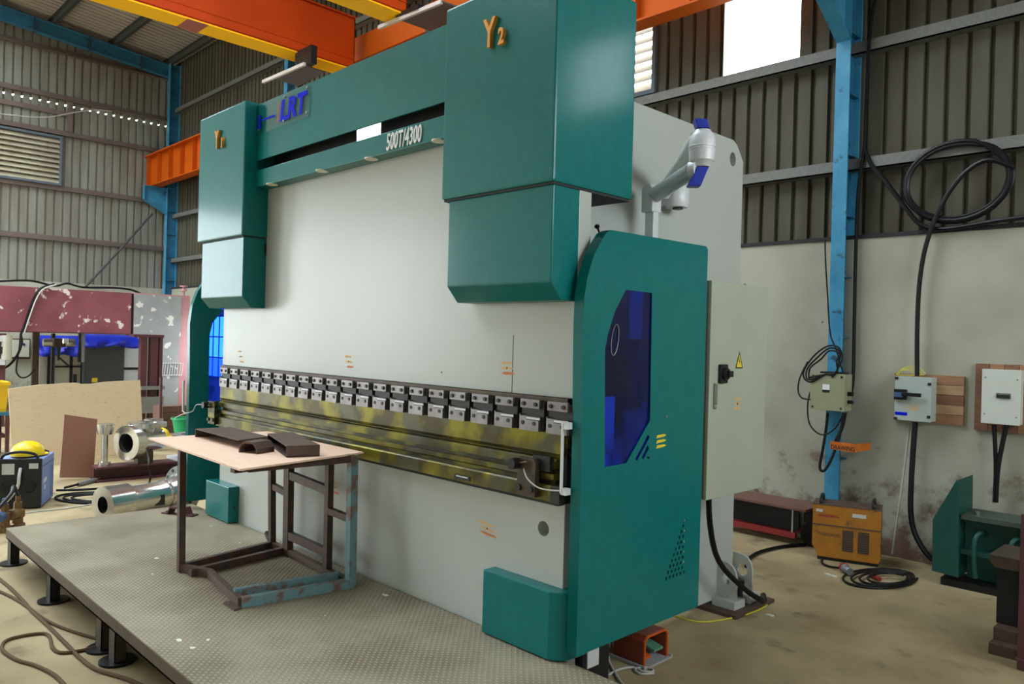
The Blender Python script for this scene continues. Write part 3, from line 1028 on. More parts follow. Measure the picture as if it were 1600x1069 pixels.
for dz in (0, -.03, -.06):
    MB().add([(gx + .001, .62, 1.482 + dz), (gx + .001, .70, 1.488 + dz), (gx + .001, .725, 1.495 + dz), (gx + .001, .70, 1.503 + dz), (gx + .001, .63, 1.50 + dz)], [(0, 1, 2, 3, 4)]).build('putty_mark', 'sign_yellow', guard)
MB().cyl((gx, .72, 1.605), (gx + .003, .72, 1.605), .009, n=10).build('rivet', 'steel_grey', guard)

# left guard
g2x = -4.70
gl2 = [(-.15, .40), (-.15, 1.6), (-.16, 2.1), (-.14, 2.28), (-.09, 2.42), (-.02, 2.53), (.06, 2.6), (1.0, 2.62), (1.0, .40)]
w2 = [(.22, 2.32), (.45, 2.32), (.45, 1.6), (.25, 1.36), (.035, 1.36), (.035, 2.0), (.06, 2.12)]
guard2 = plate('guard_panel', gl2, [w2], 'x', g2x - .005, g2x, 'teal', pb)
cy_ = .42
inner = [(cy_ + (p[0] - cy_) * .985, cz_ + (p[1] - cz_) * .992) for p in gl2]
plate('guard_rim', gl2, [inner], 'x', g2x - .06, g2x - .005, 'teal', guard2)
plate('guard_window', [(.0, 1.33), (.5, 1.33), (.5, 2.36), (.18, 2.36), (.03, 2.15), (.0, 2.0)], [], 'x', g2x - .012, g2x - .006, 'acrylic_blue', guard2)

# teal foot blocks, feet and putty marks
MB().prism([(-.578, -.09), (-.06, -.09), (-.02, -.07), (.02, -.02), (.03, .12), (-.578, .12)], 'z', .338, .70).build('base_block', 'teal', pb, bevel=.006)
b2 = B(-4.385, -3.905, -.10, -.002, .338, .655).build('base_block', 'teal', pb, bevel=.006)
MB().cyl((-3.9, -.045, .47), (-3.898, -.045, .47), .012, n=10).build('bolt', 'print_black', b2)
MB().box(-.56, .0, .13, .36, .03, .40).build('base_shadow_box', 'black_plastic', pb)  # black box standing in for the shadow under the guard
B(-4.3, -.05, .02, .12, .03, .12).build('bed_foot', 'black_plastic', pb)
ja, jb_ = at_x(918, 1018, .004), at_x(935, 1038, .004)
B(.0, .006, ja.y, jb_.y, jb_.z - .0, ja.z).build('junction_plate', 'alloy_white', pb)
B(.055, .06, .70, 1.0, .60, 1.0).build('vent_shade_sheet', 'black_void', pb)  # black sheet added so the vent holes look dark inside
fp = B(-.55, -.17, 2.10, 2.70, 0, .028).build('foot_plate', 'rust_steel', pb)
for yy, zt in ((2.26, .36), (2.50, .38)):
    pts = [(-.43, .085), (-.262, .085), (-.262, zt - .11), (-.275, zt - .06), (-.305, zt - .02), (-.345, zt), (-.43, zt)]
    plate('foot_gusset', pts, [circle(-.345, zt - .12, .042, .052, n=20)], 'y', yy, yy + .02, 'machine_white', pb)
    B(-.43, -.235, yy - .07, yy + .09, .028, .09).build('foot_pad', 'machine_white', pb, bevel=.004)
for q in ((-.30, 2.395), (-.345, 2.42)):
    MB().cyl((q[0], q[1], .03), (q[0], q[1], .19), .018, n=12).cyl((q[0], q[1], .16), (q[0], q[1], .21), .03, n=6).build('anchor_bolt', 'black_plastic', pb)


def putty(px, py, wpx, yy, red=False, tilt=0.0):
    """three short strokes of filler on the painted face"""
    for k in (-1, 0, 1):
        c = at_y(px + k * 1.5, py + k * 8, yy)
        wd = wpx / 1201 * (c - CAM).length * .6
        MB().add([(c.x - wd, yy, c.z - .004 + tilt), (c.x - wd * .2, yy, c.z - .011), (c.x + wd, yy, c.z - .006 - tilt), (c.x + wd * .7, yy, c.z + .006 - tilt), (c.x - wd * .4, yy, c.z + .008)],
                 [(0, 1, 2, 3, 4)]).build('putty_mark', 'putty_red' if (red and k == 1) else 'putty', pb)
    c = at_y(px, py, yy)
    MB().cyl((c.x, yy + .001, c.z), (c.x, yy - .002, c.z), .005, n=8).build('screw_hole', 'print_black', pb)


putty(376, 557, 12, -.0015)
putty(545, 565, 18, -.0015, True)
putty(792, 575, 26, -.0015, True)
putty(524, 762, 14, -.0015, True)
putty(761, 826, 34, -.0015, True, .008)
c = at_y(690, 582, -.001)
MB().cyl((c.x, .001, c.z), (c.x, -.002, c.z), .006, n=8).build('screw_hole', 'print_black', pb)
# operator button strip on the die rail
c = at_y(722, 745, -.08)
st = B(c.x - .07, c.x + .07, -.084, -.078, 1.185, 1.212).build('name_strip', 'print_black', pb)
MB().box(c.x - .05, c.x + .055, -.0845, -.084, 1.20, 1.206).build('strip_print', 'letter_white', st)

# ------------------------------------------------------------------ electrical cabinet on the machine's side
CX, CY0, CY1, CZ0, CZ1 = .05, 1.27, 2.02, 1.03, 2.45
ec = thing('electrical_cabinet', 'tall cream electrical cabinet mounted on the side of the press brake', 'cabinet', (-.2, 1.64, 1.03))
B(-.43, CX - .03, CY0, CY1, CZ0, CZ1).build('body', 'cream_panel', ec, bevel=.004)
B(CX - .032, CX - .024, CY0 + .01, CY1 - .01, CZ0 + .01, CZ1 - .01).build('gasket', 'black_void', ec)
door = B(CX - .026, CX, CY0 - .003, CY1 + .003, CZ0, CZ1).build('door', 'cream_panel', ec, bevel=.004)


def on_door(px, py):
    return at_x(px, py, CX)


p = on_door(1129, 584)
sw = MB().box(CX, CX + .022, p.y - .058, p.y + .035, p.z - .062, p.z + .062).build('rotary_switch', 'black_plastic', door, bevel=.006)
MB().cyl((CX + .02, p.y - .01, p.z), (CX + .045, p.y - .01, p.z), .038, n=20).box(CX + .04, CX + .065, p.y - .022, p.y + .03, p.z - .02, p.z + .02).build('switch_knob', 'black_plastic', sw, bevel=.003)
p = on_door(1116, 620)
hd = MB().box(CX, CX + .012, p.y - .018, p.y + .018, p.z - .08, p.z + .09).build('latch', 'chrome', door, bevel=.006)
MB().box(CX + .012, CX + .022, p.y - .010, p.y + .010, p.z - .05, p.z + .08).build('latch_lever', 'chrome', hd, bevel=.004)
p = on_door(1155, 563)
tri = plate('warning_sign', [(p.y - .05, p.z - .055), (p.y + .05, p.z - .055), (p.y, p.z + .06)], [], 'x', CX, CX + .0015, 'print_black', door)
MB().add([(CX + .002, p.y - .036, p.z - .047), (CX + .002, p.y + .036, p.z - .047), (CX + .002, p.y, p.z + .040)], [(0, 1, 2)]).build('sign_field', 'sign_yellow', tri)
MB().add([(CX + .0025, p.y + .006, p.z + .018), (CX + .0025, p.y - .010, p.z - .012), (CX + .0025, p.y + .002, p.z - .010), (CX + .0025, p.y - .004, p.z - .036), (CX + .0025, p.y + .012, p.z - .004), (CX + .0025, p.y, p.z - .006)], [(0, 1, 2, 3, 4, 5)]).build('lightning_bolt', 'print_black', tri)
p = on_door(1152, 631)
for k in (-1, 0, 1):
    MB().add([(CX + .001, p.y - .045, p.z + k * .032 - .009), (CX + .001, p.y + .045, p.z + k * .032 - .006), (CX + .001, p.y + .04, p.z + k * .032 + .010), (CX + .001, p.y - .045, p.z + k * .032 + .006)], [(0, 1, 2, 3)]).build('putty_mark', 'putty', door)
MB().cyl((CX, p.y, p.z), (CX + .003, p.y, p.z), .007, n=8).build('screw_hole', 'print_black', door)
p = at_x(1162, 441, -.1)
MB().tube([(p.x, p.y, CZ1), (p.x, p.y, CZ1 + .02), (p.x, p.y + .02, CZ1 + .03), (p.x, p.y + .03, CZ1 + .015)], .006, 6).build('lifting_eye', 'steel_grey', ec)
MB().cyl((-.2, CY0 + .1, CZ0), (-.2, CY0 + .1, CZ0 - .07), .10, .05, n=16).build('cable_gland', 'black_plastic', ec)

# ------------------------------------------------------------------ swivel arm that carries the operator pendant
sa = thing('pendant_arm', 'white jointed pendant arm with blue end caps beside the Y2 cover', 'support arm', (-.36, 1.1, 2.3))
E_ = V((.178, .90, 3.205))
hb = at_x(1040, 318, fx)
bs = MB().lathe([(0, .0), (0, .075), (.03, .085), (.12, .085), (.14, .07), (.14, 0)], (hb.x + .09, hb.y, hb.z - .04), (0, 0, 1), 20)
bs.box(fx, hb.x + .10, hb.y - .07, hb.y + .07, hb.z - .03, hb.z + .08)
bs.build('wall_bracket', 'alloy_white', sa, smooth=True)
MB().cyl((hb.x + .10, hb.y, hb.z - .052), (hb.x + .10, hb.y, hb.z - .035), .035, n=16).build('gland', 'black_plastic', sa)
MB().tube([at_x(1036, 303, fx + .10), at_x(1062, 262, fx + .28), E_ + V((-.045, .02, .075))], .050, 16, 3).build('rear_tube', 'clear_film', sa, smooth=True)
MB().lathe([(-.11, .045), (-.085, .062), (-.075, .074), (-.012, .078), (-.010, .080), (-.004, .080), (-.002, .076), (.002, .076), (.004, .080), (.01, .080), (.012, .078), (.07, .074), (.085, .062), (.11, .045)], E_, (0, 0, 1), 32).build('elbow', 'alloy_white', sa, smooth=True)
B(E_.x - .0785, E_.x - .07, E_.y, E_.y + .001, E_.z, E_.z + .001).build('seam', 'print_black', sa)
post = at_y(1013, 330, 1.06)
tA0 = at_y(1022, 306, 1.04)
tA1 = E_ + V((-.02, -.02, -.125))
MB().tube([tA0, tA1 + V((-.03, 0, 0))], .050, 20, 1).build('front_tube', 'arm_grey', sa, smooth=True)
dirn = (tA1 - tA0).normalized()
MB().tube([tA1 + V((-.035, 0, 0)), tA1 + V((.012, 0, 0.0))], .056, 20, 1).build('tube_collar', 'alloy_white', sa, smooth=True)
rg = V((.70, .71, 0))
fw2 = V((.71, -.70, 0))
for s_, nm in ((1, 'cap'), (-1, 'cap')):
    c = E_ + V((0, 0, s_ * .115))
    q = []
    for a_, z0_, z1_, f0, f1 in ((0, 0, 0, 0, 0),):
        pass
    h = .115 if s_ < 0 else .055
    lean = -.045 if s_ < 0 else -.02
    vs = []
    for zz, ln in ((0.0, 0.0), (s_ * h, lean)):
        for sx_, sy_ in ((-1, -1), (1, -1), (1, 1), (-1, 1)):
            vs.append(c + rg * (sx_ * .036 + ln) + fw2 * (sy_ * .040) + V((0, 0, zz)))
    MB().add(vs, [(0, 1, 2, 3), (7, 6, 5, 4), (0, 4, 5, 1), (1, 5, 6, 2), (2, 6, 7, 3), (3, 7, 4, 0)]).build(nm, 'cap_blue', sa, bevel=.006)
MB().prism([(-.045, -.11), (.045, -.11), (.045, .02), (.02, .075), (-.02, .075), (-.045, .04)], 'y', -.05, .05).build('post_socket', 'alloy_white', sa, local=True, bevel=.008).location = V((tA0.x - .02, tA0.y, tA0.z)) - WOFF[sa.name]
B(tA0.x - .045, tA0.x + .02, tA0.y - .03, tA0.y + .03, 2.05, tA0.z - .10).build('post', 'alloy_white', sa, bevel=.004)
B(tA0.x - .06, tA0.x + .04, tA0.y - .17, tA0.y + .17, 1.66, 2.06).build('pendant', 'machine_white', sa, bevel=.01)
ka, kb = at_y(938, 368, .30), at_y(933, 354, .30)
lv = MB().tube([ka, kb], .006, 8, 1).build('grease_lever', 'black_plastic', pb, smooth=True)
MB().lathe([(-.014, 0), (-.010, .012), (0, .016), (.010, .012), (.014, 0)], kb, (0, 0, 1), 12).build('lever_ball', 'black_plastic', lv, smooth=True)
MB().bar((ka.x, ka.y, ka.z), (ka.x - .02, ka.y, ka.z - .35), .02, .02, (0, 1, 0)).build('lever_stem', 'black_plastic', lv)
for x0, x1 in ((-4.70, -3.80), (-.43, .094)):
    for z in (.62, 1.02):
        B(x0, x1, 1.0, 1.03, z, z + .05).build('guard_bracket', 'machine_white', pb)
B(-4.70, -4.65, .96, 1.04, .4, 2.6).build('guard_stay', 'teal', pb)

# ================================================================== operator platform
PZ = .33
PX0, PX1, PY0, PY1 = -4.90, .40, -1.575, -.012
pf = thing('operator_platform', 'low steel tread plate platform along the front of the press brake', 'platform', (-2.2, -.8, 0))
B(PX0, PX1, PY0, PY1, PZ - .008, PZ).build('tread_plate', 'tread_plate', pf)
MB().box(PX0, PX1, PY0, PY0 + .012, PZ - .085, PZ - .008).box(PX0, PX1, PY0, PY0 + .05, PZ - .085, PZ - .075).build('front_fascia', 'brown_steel', pf)
MB().box(PX0, PX0 + .012, PY0 + .012, PY1, PZ - .085, PZ - .008).build('end_fascia', 'brown_steel', pf)
MB().box(PX1 - .012, PX1, PY0 + .012, PY1, PZ - .085, PZ - .008).build('end_fascia', 'brown_steel', pf)
for yy in (-1.05, -.55, -.06):
    B(PX0 + .02, PX1 - .02, yy, yy + .05, PZ - .085, PZ - .008).build('joist', 'black_plastic', pf)
for px, py in ((21, 889), (83, 948), (162, 1030), (183, 1046), (330, 1190)):
    p = at_y(px, py, -1.5)
    for yy in (-1.50, -.35):
        lg = MB().box(p.x - .055, p.x + .055, yy - .035, yy - .029, .014, PZ - .085).box(p.x - .055, p.x - .049, yy - .035, yy + .03, .014, PZ - .085).box(p.x + .049, p.x + .055, yy - .035, yy + .03, .014, PZ - .085).build('leg', 'black_plastic' if px < 100 else 'brown_steel', pf)
        MB().cyl((p.x, yy, 0), (p.x, yy, .014), .105, n=20).build('foot_disc', 'black_plastic', lg)
for px, py, s_ in ((437, 833, .030), (602, 930, .038), (375, 848, .015), (420, 822, .018), (245, 872, .028), (238, 897, .018), (508, 962, .010), (330, 822, .012), (540, 918, .012), (280, 1000, .05), (300, 1012, .03), (325, 1000, .02)):
    p = at_z(px, py, PZ + .001)
    n_ = 7
    MB().prism([(p.x + s_ * random.uniform(.4, 1) * math.cos(2 * PI * i / n_), p.y + s_ * random.uniform(.2, .6) * math.sin(2 * PI * i / n_)) for i in range(n_)], 'z', PZ, PZ + .0015).build('paint_flake', 'debris_white', pf)
p = at_z(281, 804, PZ)
bk = thing('steel_bracket', 'small rusty arched bracket lying on the platform behind the table leg', 'bracket', (p.x, p.y, PZ), .5)
arch = [(-.17, 0), (-.10, 0), (-.07, .06), (.07, .06), (.10, 0), (.17, 0), (.17, .012), (.108, .012), (.078, .075), (-.078, .075), (-.108, .012), (-.17, .012)]
MB().prism(arch, 'y', -.045, .045).build('arch', 'maroon_dark', bk, local=True)
MB().cyl((-.14, 0, .012), (-.14, 0, .022), .014, n=10).build('rivet', 'rust_steel', bk, local=True)
MB().cyl((.14, 0, .012), (.14, 0, .022), .014, n=10).build('rivet', 'rust_steel', bk, local=True)

# ================================================================== work table and the parts on it
TZ = 1.236
tb = thing('work_table', 'rough steel frame table with a loose plywood top standing on the platform', 'table', (-2.3, -.55, PZ))
q = [at_z(232, 684, TZ), at_z(375, 733, TZ), at_z(583, 705, TZ), at_z(432, 673, TZ)]
for p in q:
    p.y = min(p.y, -.13)
tt = MB().prism([(p.x, p.y) for p in q], 'z', TZ - .012, TZ).build('table_top', 'table_ply', tb)


def leg(pxt, pxb, yy, m='table_frame', wd=.045, ztop=TZ - .014):
    a, b = at_z(*pxb, PZ), None
    d = ray(*pxt)
    t_ = (ztop - CAM.z) / d.z
    b = CAM + ray(*pxt) * ((a.y - CAM.y) / ray(*pxt).y)
    b.z = ztop
    return MB().bar(a, b, wd, wd, (1, 0, 0)).build('leg', m, tb)


FL, FR_, BR_, BL_ = V((-2.80, -.94, PZ)), V((-1.86, -.94, PZ)), V((-1.75, -.22, PZ)), V((-2.97, -.16, PZ))
M1, M2 = V((-2.70, -.17, PZ)), V((-2.08, -.20, PZ))
zt = TZ - .014
UP = V((0, 0, 1))


def post_(a, top, m, wd, dp):
    return MB().bar(a, top, wd, dp, (0, 1, 0)).build('leg', m, tb)


post_(FL, V((-2.86, -.93, zt)), 'table_frame', .045, .045)
post_(BL_, V((-3.0, -.17, zt)), 'table_frame', .045, .045)
post_(M1, V((-2.72, -.17, zt)), 'table_frame', .075, .05)
post_(M2, V((-2.085, -.20, zt)), 'table_frame', .05, .045)
post_(BR_, V((-1.765, -.22, zt)), 'table_frame_blue', .055, .055)


def rail(a, b, m='table_frame', wd=.04, ht=.045, nm='rail'):
    return MB().bar(a, b, wd, ht).build(nm, m, tb)


h1 = UP * .03
rail(BL_ + UP * .49, M1 + UP * .47)
rail(M1 + UP * .62, M2 + UP * .60, ht=.06)
rail(M1 + UP * .16, M2 + UP * .16, ht=.06)
rail(M2 + UP * .46, BR_ + UP * .46)
rail(FL + h1, BL_ + h1, ht=.05)
rail(FL + h1 + V((.16, 0, 0)), BL_ + h1 + V((.22, -.02, 0)), ht=.05)
bend = at_z(328, 896, PZ + .03)
rail(FL + h1, bend, 'rust_steel', ht=.055)
rail(bend, FR_ + h1, 'rust_steel', ht=.055)
rail(FR_ + h1, BR_ + h1, 'table_frame_blue', wd=.05, ht=.06)
rail(FR_ + h1 + V((-.14, .02, .02)), BR_ + h1 + V((-.14, 0, .02)), 'table_frame_blue', ht=.05)
rail(M1 + h1, M2 + h1, 'rust_steel', ht=.05)
rail(M2 + h1, BR_ + h1, 'table_frame')
rail(BL_ + h1, M1 + h1, 'table_frame')
p = V((-3.05, -.17, PZ + .11))
rail(p, p + V((.12, .0, -.10)), wd=.03, ht=.03, nm='brace')
zu = TZ - .034
rail(V((-2.86, -.93, zu)), V((-3.0, -.17, zu)))
rail(V((-2.86, -.93, zu)), V((-1.80, -.95, zu)))
rail(V((-1.80, -.95, zu)), V((-1.765, -.22, zu)), 'table_frame', wd=.045, ht=.05)
rail(V((-3.0, -.17, zu)), V((-1.765, -.22, zu)))
B(-1.99, -1.93, -.97, -.90, zu - .05, zu - .02).build('stub', 'table_frame', tb)
B(-1.98, -1.82, -1.0, -.95, PZ, PZ + .012).build('foot_tab', 'rust_steel', tb)


def shell(name, label, tops, zt_, h, th, walls, bottom=True):
    """folded steel section: top plate, walls on the named edges, optional bottom flange"""
    P4 = [at_z(px, py, zt_) for px, py in tops]
    c = sum(P4, V()) / 4
    t = thing(name, label, 'steel part', (c.x, c.y, zt_ - h))
    MB().prism([(p.x, p.y) for p in P4], 'z', zt_ - th, zt_).build('web', 'rust_steel', t, bevel=.003)
    for i in walls:
        a, b = P4[i], P4[(i + 1) % 4]
        inn = (c - (a + b) / 2)
        inn.z = 0
        inn.normalize()
        o_ = inn * th
        MB().add([V((a.x, a.y, zt_ - h)), V((b.x, b.y, zt_ - h)), V((b.x, b.y, zt_ - .001)), V((a.x, a.y, zt_ - .001)),
                  V((a.x, a.y, zt_ - h)) + o_, V((b.x, b.y, zt_ - h)) + o_, V((b.x, b.y, zt_ - .001)) + o_, V((a.x, a.y, zt_ - .001)) + o_],
                 [(0, 1, 2, 3), (7, 6, 5, 4), (0, 4, 5, 1), (1, 5, 6, 2), (2, 6, 7, 3), (3, 7, 4, 0)]).build('flange', 'rust_steel', t)
    if bottom:
        MB().prism([(p.x, p.y) for p in P4], 'z', zt_ - h, zt_ - h + th).build('lower_flange', 'rust_steel', t)
    return t


shell('steel_channel', 'long brown folded steel channel at the back of the table top', [(305, 670), (360, 667), (420, 682), (372, 688)], TZ + .062, .062, .006, (1, 0), False)
shell('steel_channel', 'wide brown steel channel at the right end of the table top', [(418, 677.5), (458, 675), (500, 695), (448, 697)], TZ + .075, .075, .008, (0, 1, 2), True)
p = at_z(395, 707, TZ)
sc_ = thing('steel_clip', 'small arched brown steel clip between the two channels on the table', 'steel part', (p.x, p.y, TZ), .35)
MB().prism([(-.075, 0), (-.075, .04), (-.04, .075), (.05, .075), (.085, .035), (.085, 0), (.073, 0), (.073, .03), (.045, .063), (-.035, .063), (-.063, .035), (-.063, 0)], 'y', -.05, .11).build('clip_body', 'rust_steel', sc_, local=True)
MB().box(-.06, .07, .09, .11, 0, .05).build('clip_rib', 'rust_steel', sc_, local=True)

# ================================================================== by the machine's foot
fpd = thing('foot_pedal', 'orange hooded double foot pedal on the floor under the right guard', 'foot pedal', (-.22, 1.0, 0))
MB().box(-.42, -.10, .85, 1.16, 0, .012).box(-.42, -.10, .85, .865, .012, .022).box(-.42, -.10, 1.145, 1.16, .012, .022).build('base_frame', 'pedal_grey', fpd)
y0, y1, hz = .875, 1.135, .195
hood = [(y0, .012), (y0, hz - .03), (y0 + .03, hz), (y1 - .03, hz), (y1, hz - .03), (y1, .012), (y1 - .012, .012), (y1 - .012, hz - .035), (y1 - .035, hz - .012), (y0 + .035, hz - .012), (y0 + .012, hz - .035), (y0 + .012, .012)]
MB().prism(hood, 'x', -.36, -.13).build('hood', 'pedal_dark', fpd)
MB().prism(hood, 'x', -.13, -.118).build('hood_rim', 'pedal_orange', fpd)
MB().box(-.36, -.35, y0 + .012, y1 - .012, .012, hz - .012).build('hood_back', 'pedal_orange', fpd)
MB().add([(-.34, .90, .09), (-.34, .99, .09), (-.15, .99, .045), (-.15, .90, .045), (-.34, .90, .075), (-.34, .99, .075), (-.15, .99, .03), (-.15, .90, .03)], [(0, 1, 2, 3), (7, 6, 5, 4), (0, 4, 5, 1), (1, 5, 6, 2), (2, 6, 7, 3), (3, 7, 4, 0)]).build('pedal', 'pedal_orange', fpd)
MB().add([(-.34, 1.01, .11), (-.34, 1.11, .11), (-.14, 1.11, .075), (-.14, 1.01, .075), (-.34, 1.01, .095), (-.34, 1.11, .095), (-.14, 1.11, .06), (-.14, 1.01, .06)], [(0, 1, 2, 3), (7, 6, 5, 4), (0, 4, 5, 1), (1, 5, 6, 2), (2, 6, 7, 3), (3, 7, 4, 0)]).build('pedal', 'pedal_green', fpd)


def cable(name, label, pts, r, m, cat='cable', n=8, smooth=4, group=None):
    pts = [V(p) for p in pts]
    base = V((pts[0].x, pts[0].y, min(p.z for p in pts) - r))
    o = MB().tube(pts, r, n, smooth).build(name, m, None, off=base, smooth=True)
    return tag(o, label, cat, group)


def on_floor(pxs, z=.012):
    return [at_z(px, py, z) for px, py in pxs]


cable('pedal_lead', 'white lead looping from the guard to the orange foot pedal', [(-.30, .80, .36)] + [tuple(p) for p in on_floor([(955, 1012), (951, 1030), (960, 1050), (972, 1068), (985, 1080)], .010)], .008, 'wire_white')
cable('pedal_lead', 'white lead coiled beside the front corner of the foot pedal', on_floor([(950, 1055), (968, 1046), (990, 1043), (1003, 1049), (1018, 1050), (1020, 1046), (1008, 1043), (992, 1046), (1002, 1053), (1022, 1052)], .010), .007, 'wire_white')
cable('pedal_lead', 'short white lead rising behind the foot pedal to the guard', [(-.36, 1.13, .09), (-.42, 1.2, .14), (-.42, 1.22, .30), (-.4, 1.2, .5)], .007, 'wire_white')
cable('earth_wire', 'yellow earth wire on the floor around the dark foot plate', on_floor([(1040, 955), (1058, 964), (1100, 972), (1160, 962), (1195, 948), (1198, 938)], .006) + [at_z(1185, 924, .02)], .006, 'wire_yellow')
p0 = V((-.22, 1.75, 1.03))
cable('supply_cable', 'thick black cable dropping from the cream cabinet to the foot plate', [p0, (-.22, 1.78, .75), (-.24, 1.95, .45), (-.2, 2.25, .2), (-.17, 2.50, .06), at_z(1193, 930, .02)], .021, 'cable_black')
cable('supply_cable', 'black cable curving over the floor behind the press brake towards the yellow welder', on_floor([(1166, 885), (1172, 872), (1190, 862), (1225, 854), (1258, 851)], .018), .018, 'cable_black')

# ================================================================== along the back wall
def px_box(name, mb_m, parent, yf, yb, tl, br, bevel=.004):
    a, b = at_y(*tl, yf), at_y(*br, yf)
    return MB().box(a.x, b.x, yf, yb, b.z, a.z).build(name, mb_m, parent, bevel=bevel), a, b


# beige junction box on the blue column
jb = thing('junction_box', 'beige metal junction box strapped to the light blue column', 'electrical box', (-.65, 4.6, 1.38))
bx, a, b = px_box('box_body', 'box_olive', jb, 4.52, 4.694, (1268, 583), (1319, 643))
lid = MB().box(a.x - .004, b.x + .004, 4.505, 4.522, b.z - .004, a.z + .004).build('lid', 'box_olive', jb, bevel=.003)
for fx_, fz_ in ((.08, .07), (.92, .07), (.92, .93), (.08, .93)):
    sx_, sz_ = a.x + (b.x - a.x) * fx_, a.z + (b.z - a.z) * fz_
    MB().cyl((sx_, 4.505, sz_), (sx_, 4.500, sz_), .011, n=10).build('screw', 'print_black', lid)
cx_, cz2 = a.x + (b.x - a.x) * .47, a.z + (b.z - a.z) * .40
MB().box(cx_ - .035, cx_ + .035, 4.502, 4.505, cz2 - .015, cz2 + .04).build('rating_label', 'letter_white', lid)
MB().box(cx_ - .035, cx_ + .035, 4.501, 4.505, cz2 - .04, cz2 - .015).build('label_bar', 'print_black', lid)
MB().cyl((b.x, 4.6, b.z + .09), (b.x + .05, 4.6, b.z + .09), .018, n=10).cyl((b.x, 4.6, b.z + .17), (b.x + .05, 4.6, b.z + .17), .022, n=10).build('gland', 'black_plastic', jb)
MB().box(a.x + .08, b.x - .03, 4.54, 4.68, a.z, a.z + .02).build('top_gland', 'black_plastic', jb)


def wc(pxs, y):
    return [at_y(px, py, y) for px, py in pxs]


cable('wall_cable', 'black cable running down beside the blue column into the junction box', wc([(1372, -20), (1362, 30), (1356, 100), (1352, 200), (1350, 235), (1341, 300), (1337, 400), (1335, 500), (1333, 590), (1328, 620), (1324, 634)], 4.84), .018, 'cable_black')
cable('wall_cable', 'thin black cable hanging down the wall left of the blue column', wc([(1289, 374), (1290, 410), (1293, 460), (1297, 520), (1306, 545), (1318, 585)], 4.62), .008, 'cable_black')
lp = []
for k in range(3):
    dd = k * 4
    lp += [(1300 + dd, 590 - dd), (1315 - dd, 565), (1312, 545 + dd), (1296, 540 + dd), (1275 + dd, 553 + dd), (1258 + dd, 575), (1256 + dd, 590), (1268, 597 - dd), (1290, 585)]
cable('cable_loop', 'coil of brown-black cable looped on top of the beige junction box', wc(lp, 4.50), .009, 'rubber')
cable('cable_loop', 'thin dark cable loop hanging left of the beige junction box', wc([(1262, 565), (1250, 590), (1247, 610), (1253, 622), (1266, 624)], 4.50), .008, 'rubber')
cable('cable_loop', 'dark cable loop hanging below the beige junction box', wc([(1266, 612), (1262, 632), (1264, 660), (1276, 676), (1290, 679), (1306, 668), (1316, 650)], 4.55), .008, 'rubber')
cable('cable_loop', 'long dark cable loop over the foot of the blue column', wc([(1318, 645), (1312, 680), (1300, 715), (1290, 733), (1284, 736), (1281, 728), (1286, 700), (1291, 668), (1293, 645)], 4.62), .014, 'rubber')
cable('cable_tail', 'dark cable tail hanging behind the beige junction box down the column', wc([(1321, 645), (1316, 668), (1305, 690)], 4.66), .016, 'rubber')
# folded orange marker sign
sg = thing('marker_sign', 'small bent orange metal sign on the column below the junction box', 'sign', (-.5, 4.6, 1.0))
a, b, c = at_y(1297, 690, 4.60), at_y(1336, 694, 4.56), at_y(1360, 692, 4.80)
MB().add([(a.x, a.y, a.z - .075), (b.x, b.y, b.z - .085), (b.x, b.y, b.z), (a.x, a.y, a.z + .005), (a.x, a.y + .004, a.z - .075), (b.x, b.y + .004, b.z - .085), (b.x, b.y + .004, b.z), (a.x, a.y + .004, a.z + .005)],
         [(0, 1, 2, 3), (7, 6, 5, 4), (0, 4, 5, 1), (1, 5, 6, 2), (2, 6, 7, 3), (3, 7, 4, 0)]).build('sign_face', 'sign_orange', sg)
MB().add([(b.x, b.y, b.z - .085), (c.x, c.y, c.z - .07), (c.x, c.y, c.z), (b.x, b.y, b.z), (b.x, b.y + .004, b.z - .085), (c.x, c.y + .004, c.z - .07), (c.x, c.y + .004, c.z), (b.x, b.y + .004, b.z)],
         [(0, 1, 2, 3), (7, 6, 5, 4), (0, 4, 5, 1), (1, 5, 6, 2), (2, 6, 7, 3), (3, 7, 4, 0)]).build('sign_wing', 'sign_orange', sg)
text('sign_lettering', 'DRAWING', 'print_black', sg, (a.x + .01, a.y - .003, a.z - .070), (b.x - a.x, b.y - a.y, b.z - a.z - .005), (0, 0, 1), .062, .0005, sx=.85, bold=.001)

# isolator on its plank board
ib = thing('isolator_switch', 'pale grey isolator box with a black lever, mounted on a plank board', 'electrical box', (.25, 4.86, 1.37))
L_, R_ = at_y(1397, 586, 4.85), at_y(1506, 588, 4.85)
T_, Bt = R_.z, at_y(1506, 666, 4.85).z
n_ = 5
for i in range(n_):
    z1, z0 = T_ - (T_ - Bt) * i / n_, T_ - (T_ - Bt) * (i + 1) / n_
    MB().box(L_.x, R_.x, 4.865 - .003 * (i % 2), 4.897, z0 + .002, z1 - .002).build('plank', ('wood_a', 'wood_b', 'wood_c', 'wood_b', 'wood_a')[i], ib, bevel=.002)
bx, a, b = px_box('box_body', 'box_grey', ib, 4.71, 4.862, (1400, 588), (1454, 660))
dr = MB().box(a.x - .003, b.x + .003, 4.695, 4.712, b.z - .003, a.z + .003).build('door', 'box_grey', ib, bevel=.004)
for fx_, fz_ in ((.04, .04), (.96, .14), (.96, .88), (.04, .97)):
    sx_, sz_ = a.x + (b.x - a.x) * fx_, a.z + (b.z - a.z) * fz_
    MB().box(sx_ - .014, sx_ + .014, 4.688, 4.696, sz_ - .012, sz_ + .012).build('lock', 'print_black', dr)
kx, kz = a.x + (b.x - a.x) * .18, a.z + (b.z - a.z) * .41
kn = MB().box(kx - .055, kx + .055, 4.655, 4.695, kz - .05, kz + .05).build('lever_base', 'black_plastic', dr, bevel=.006)
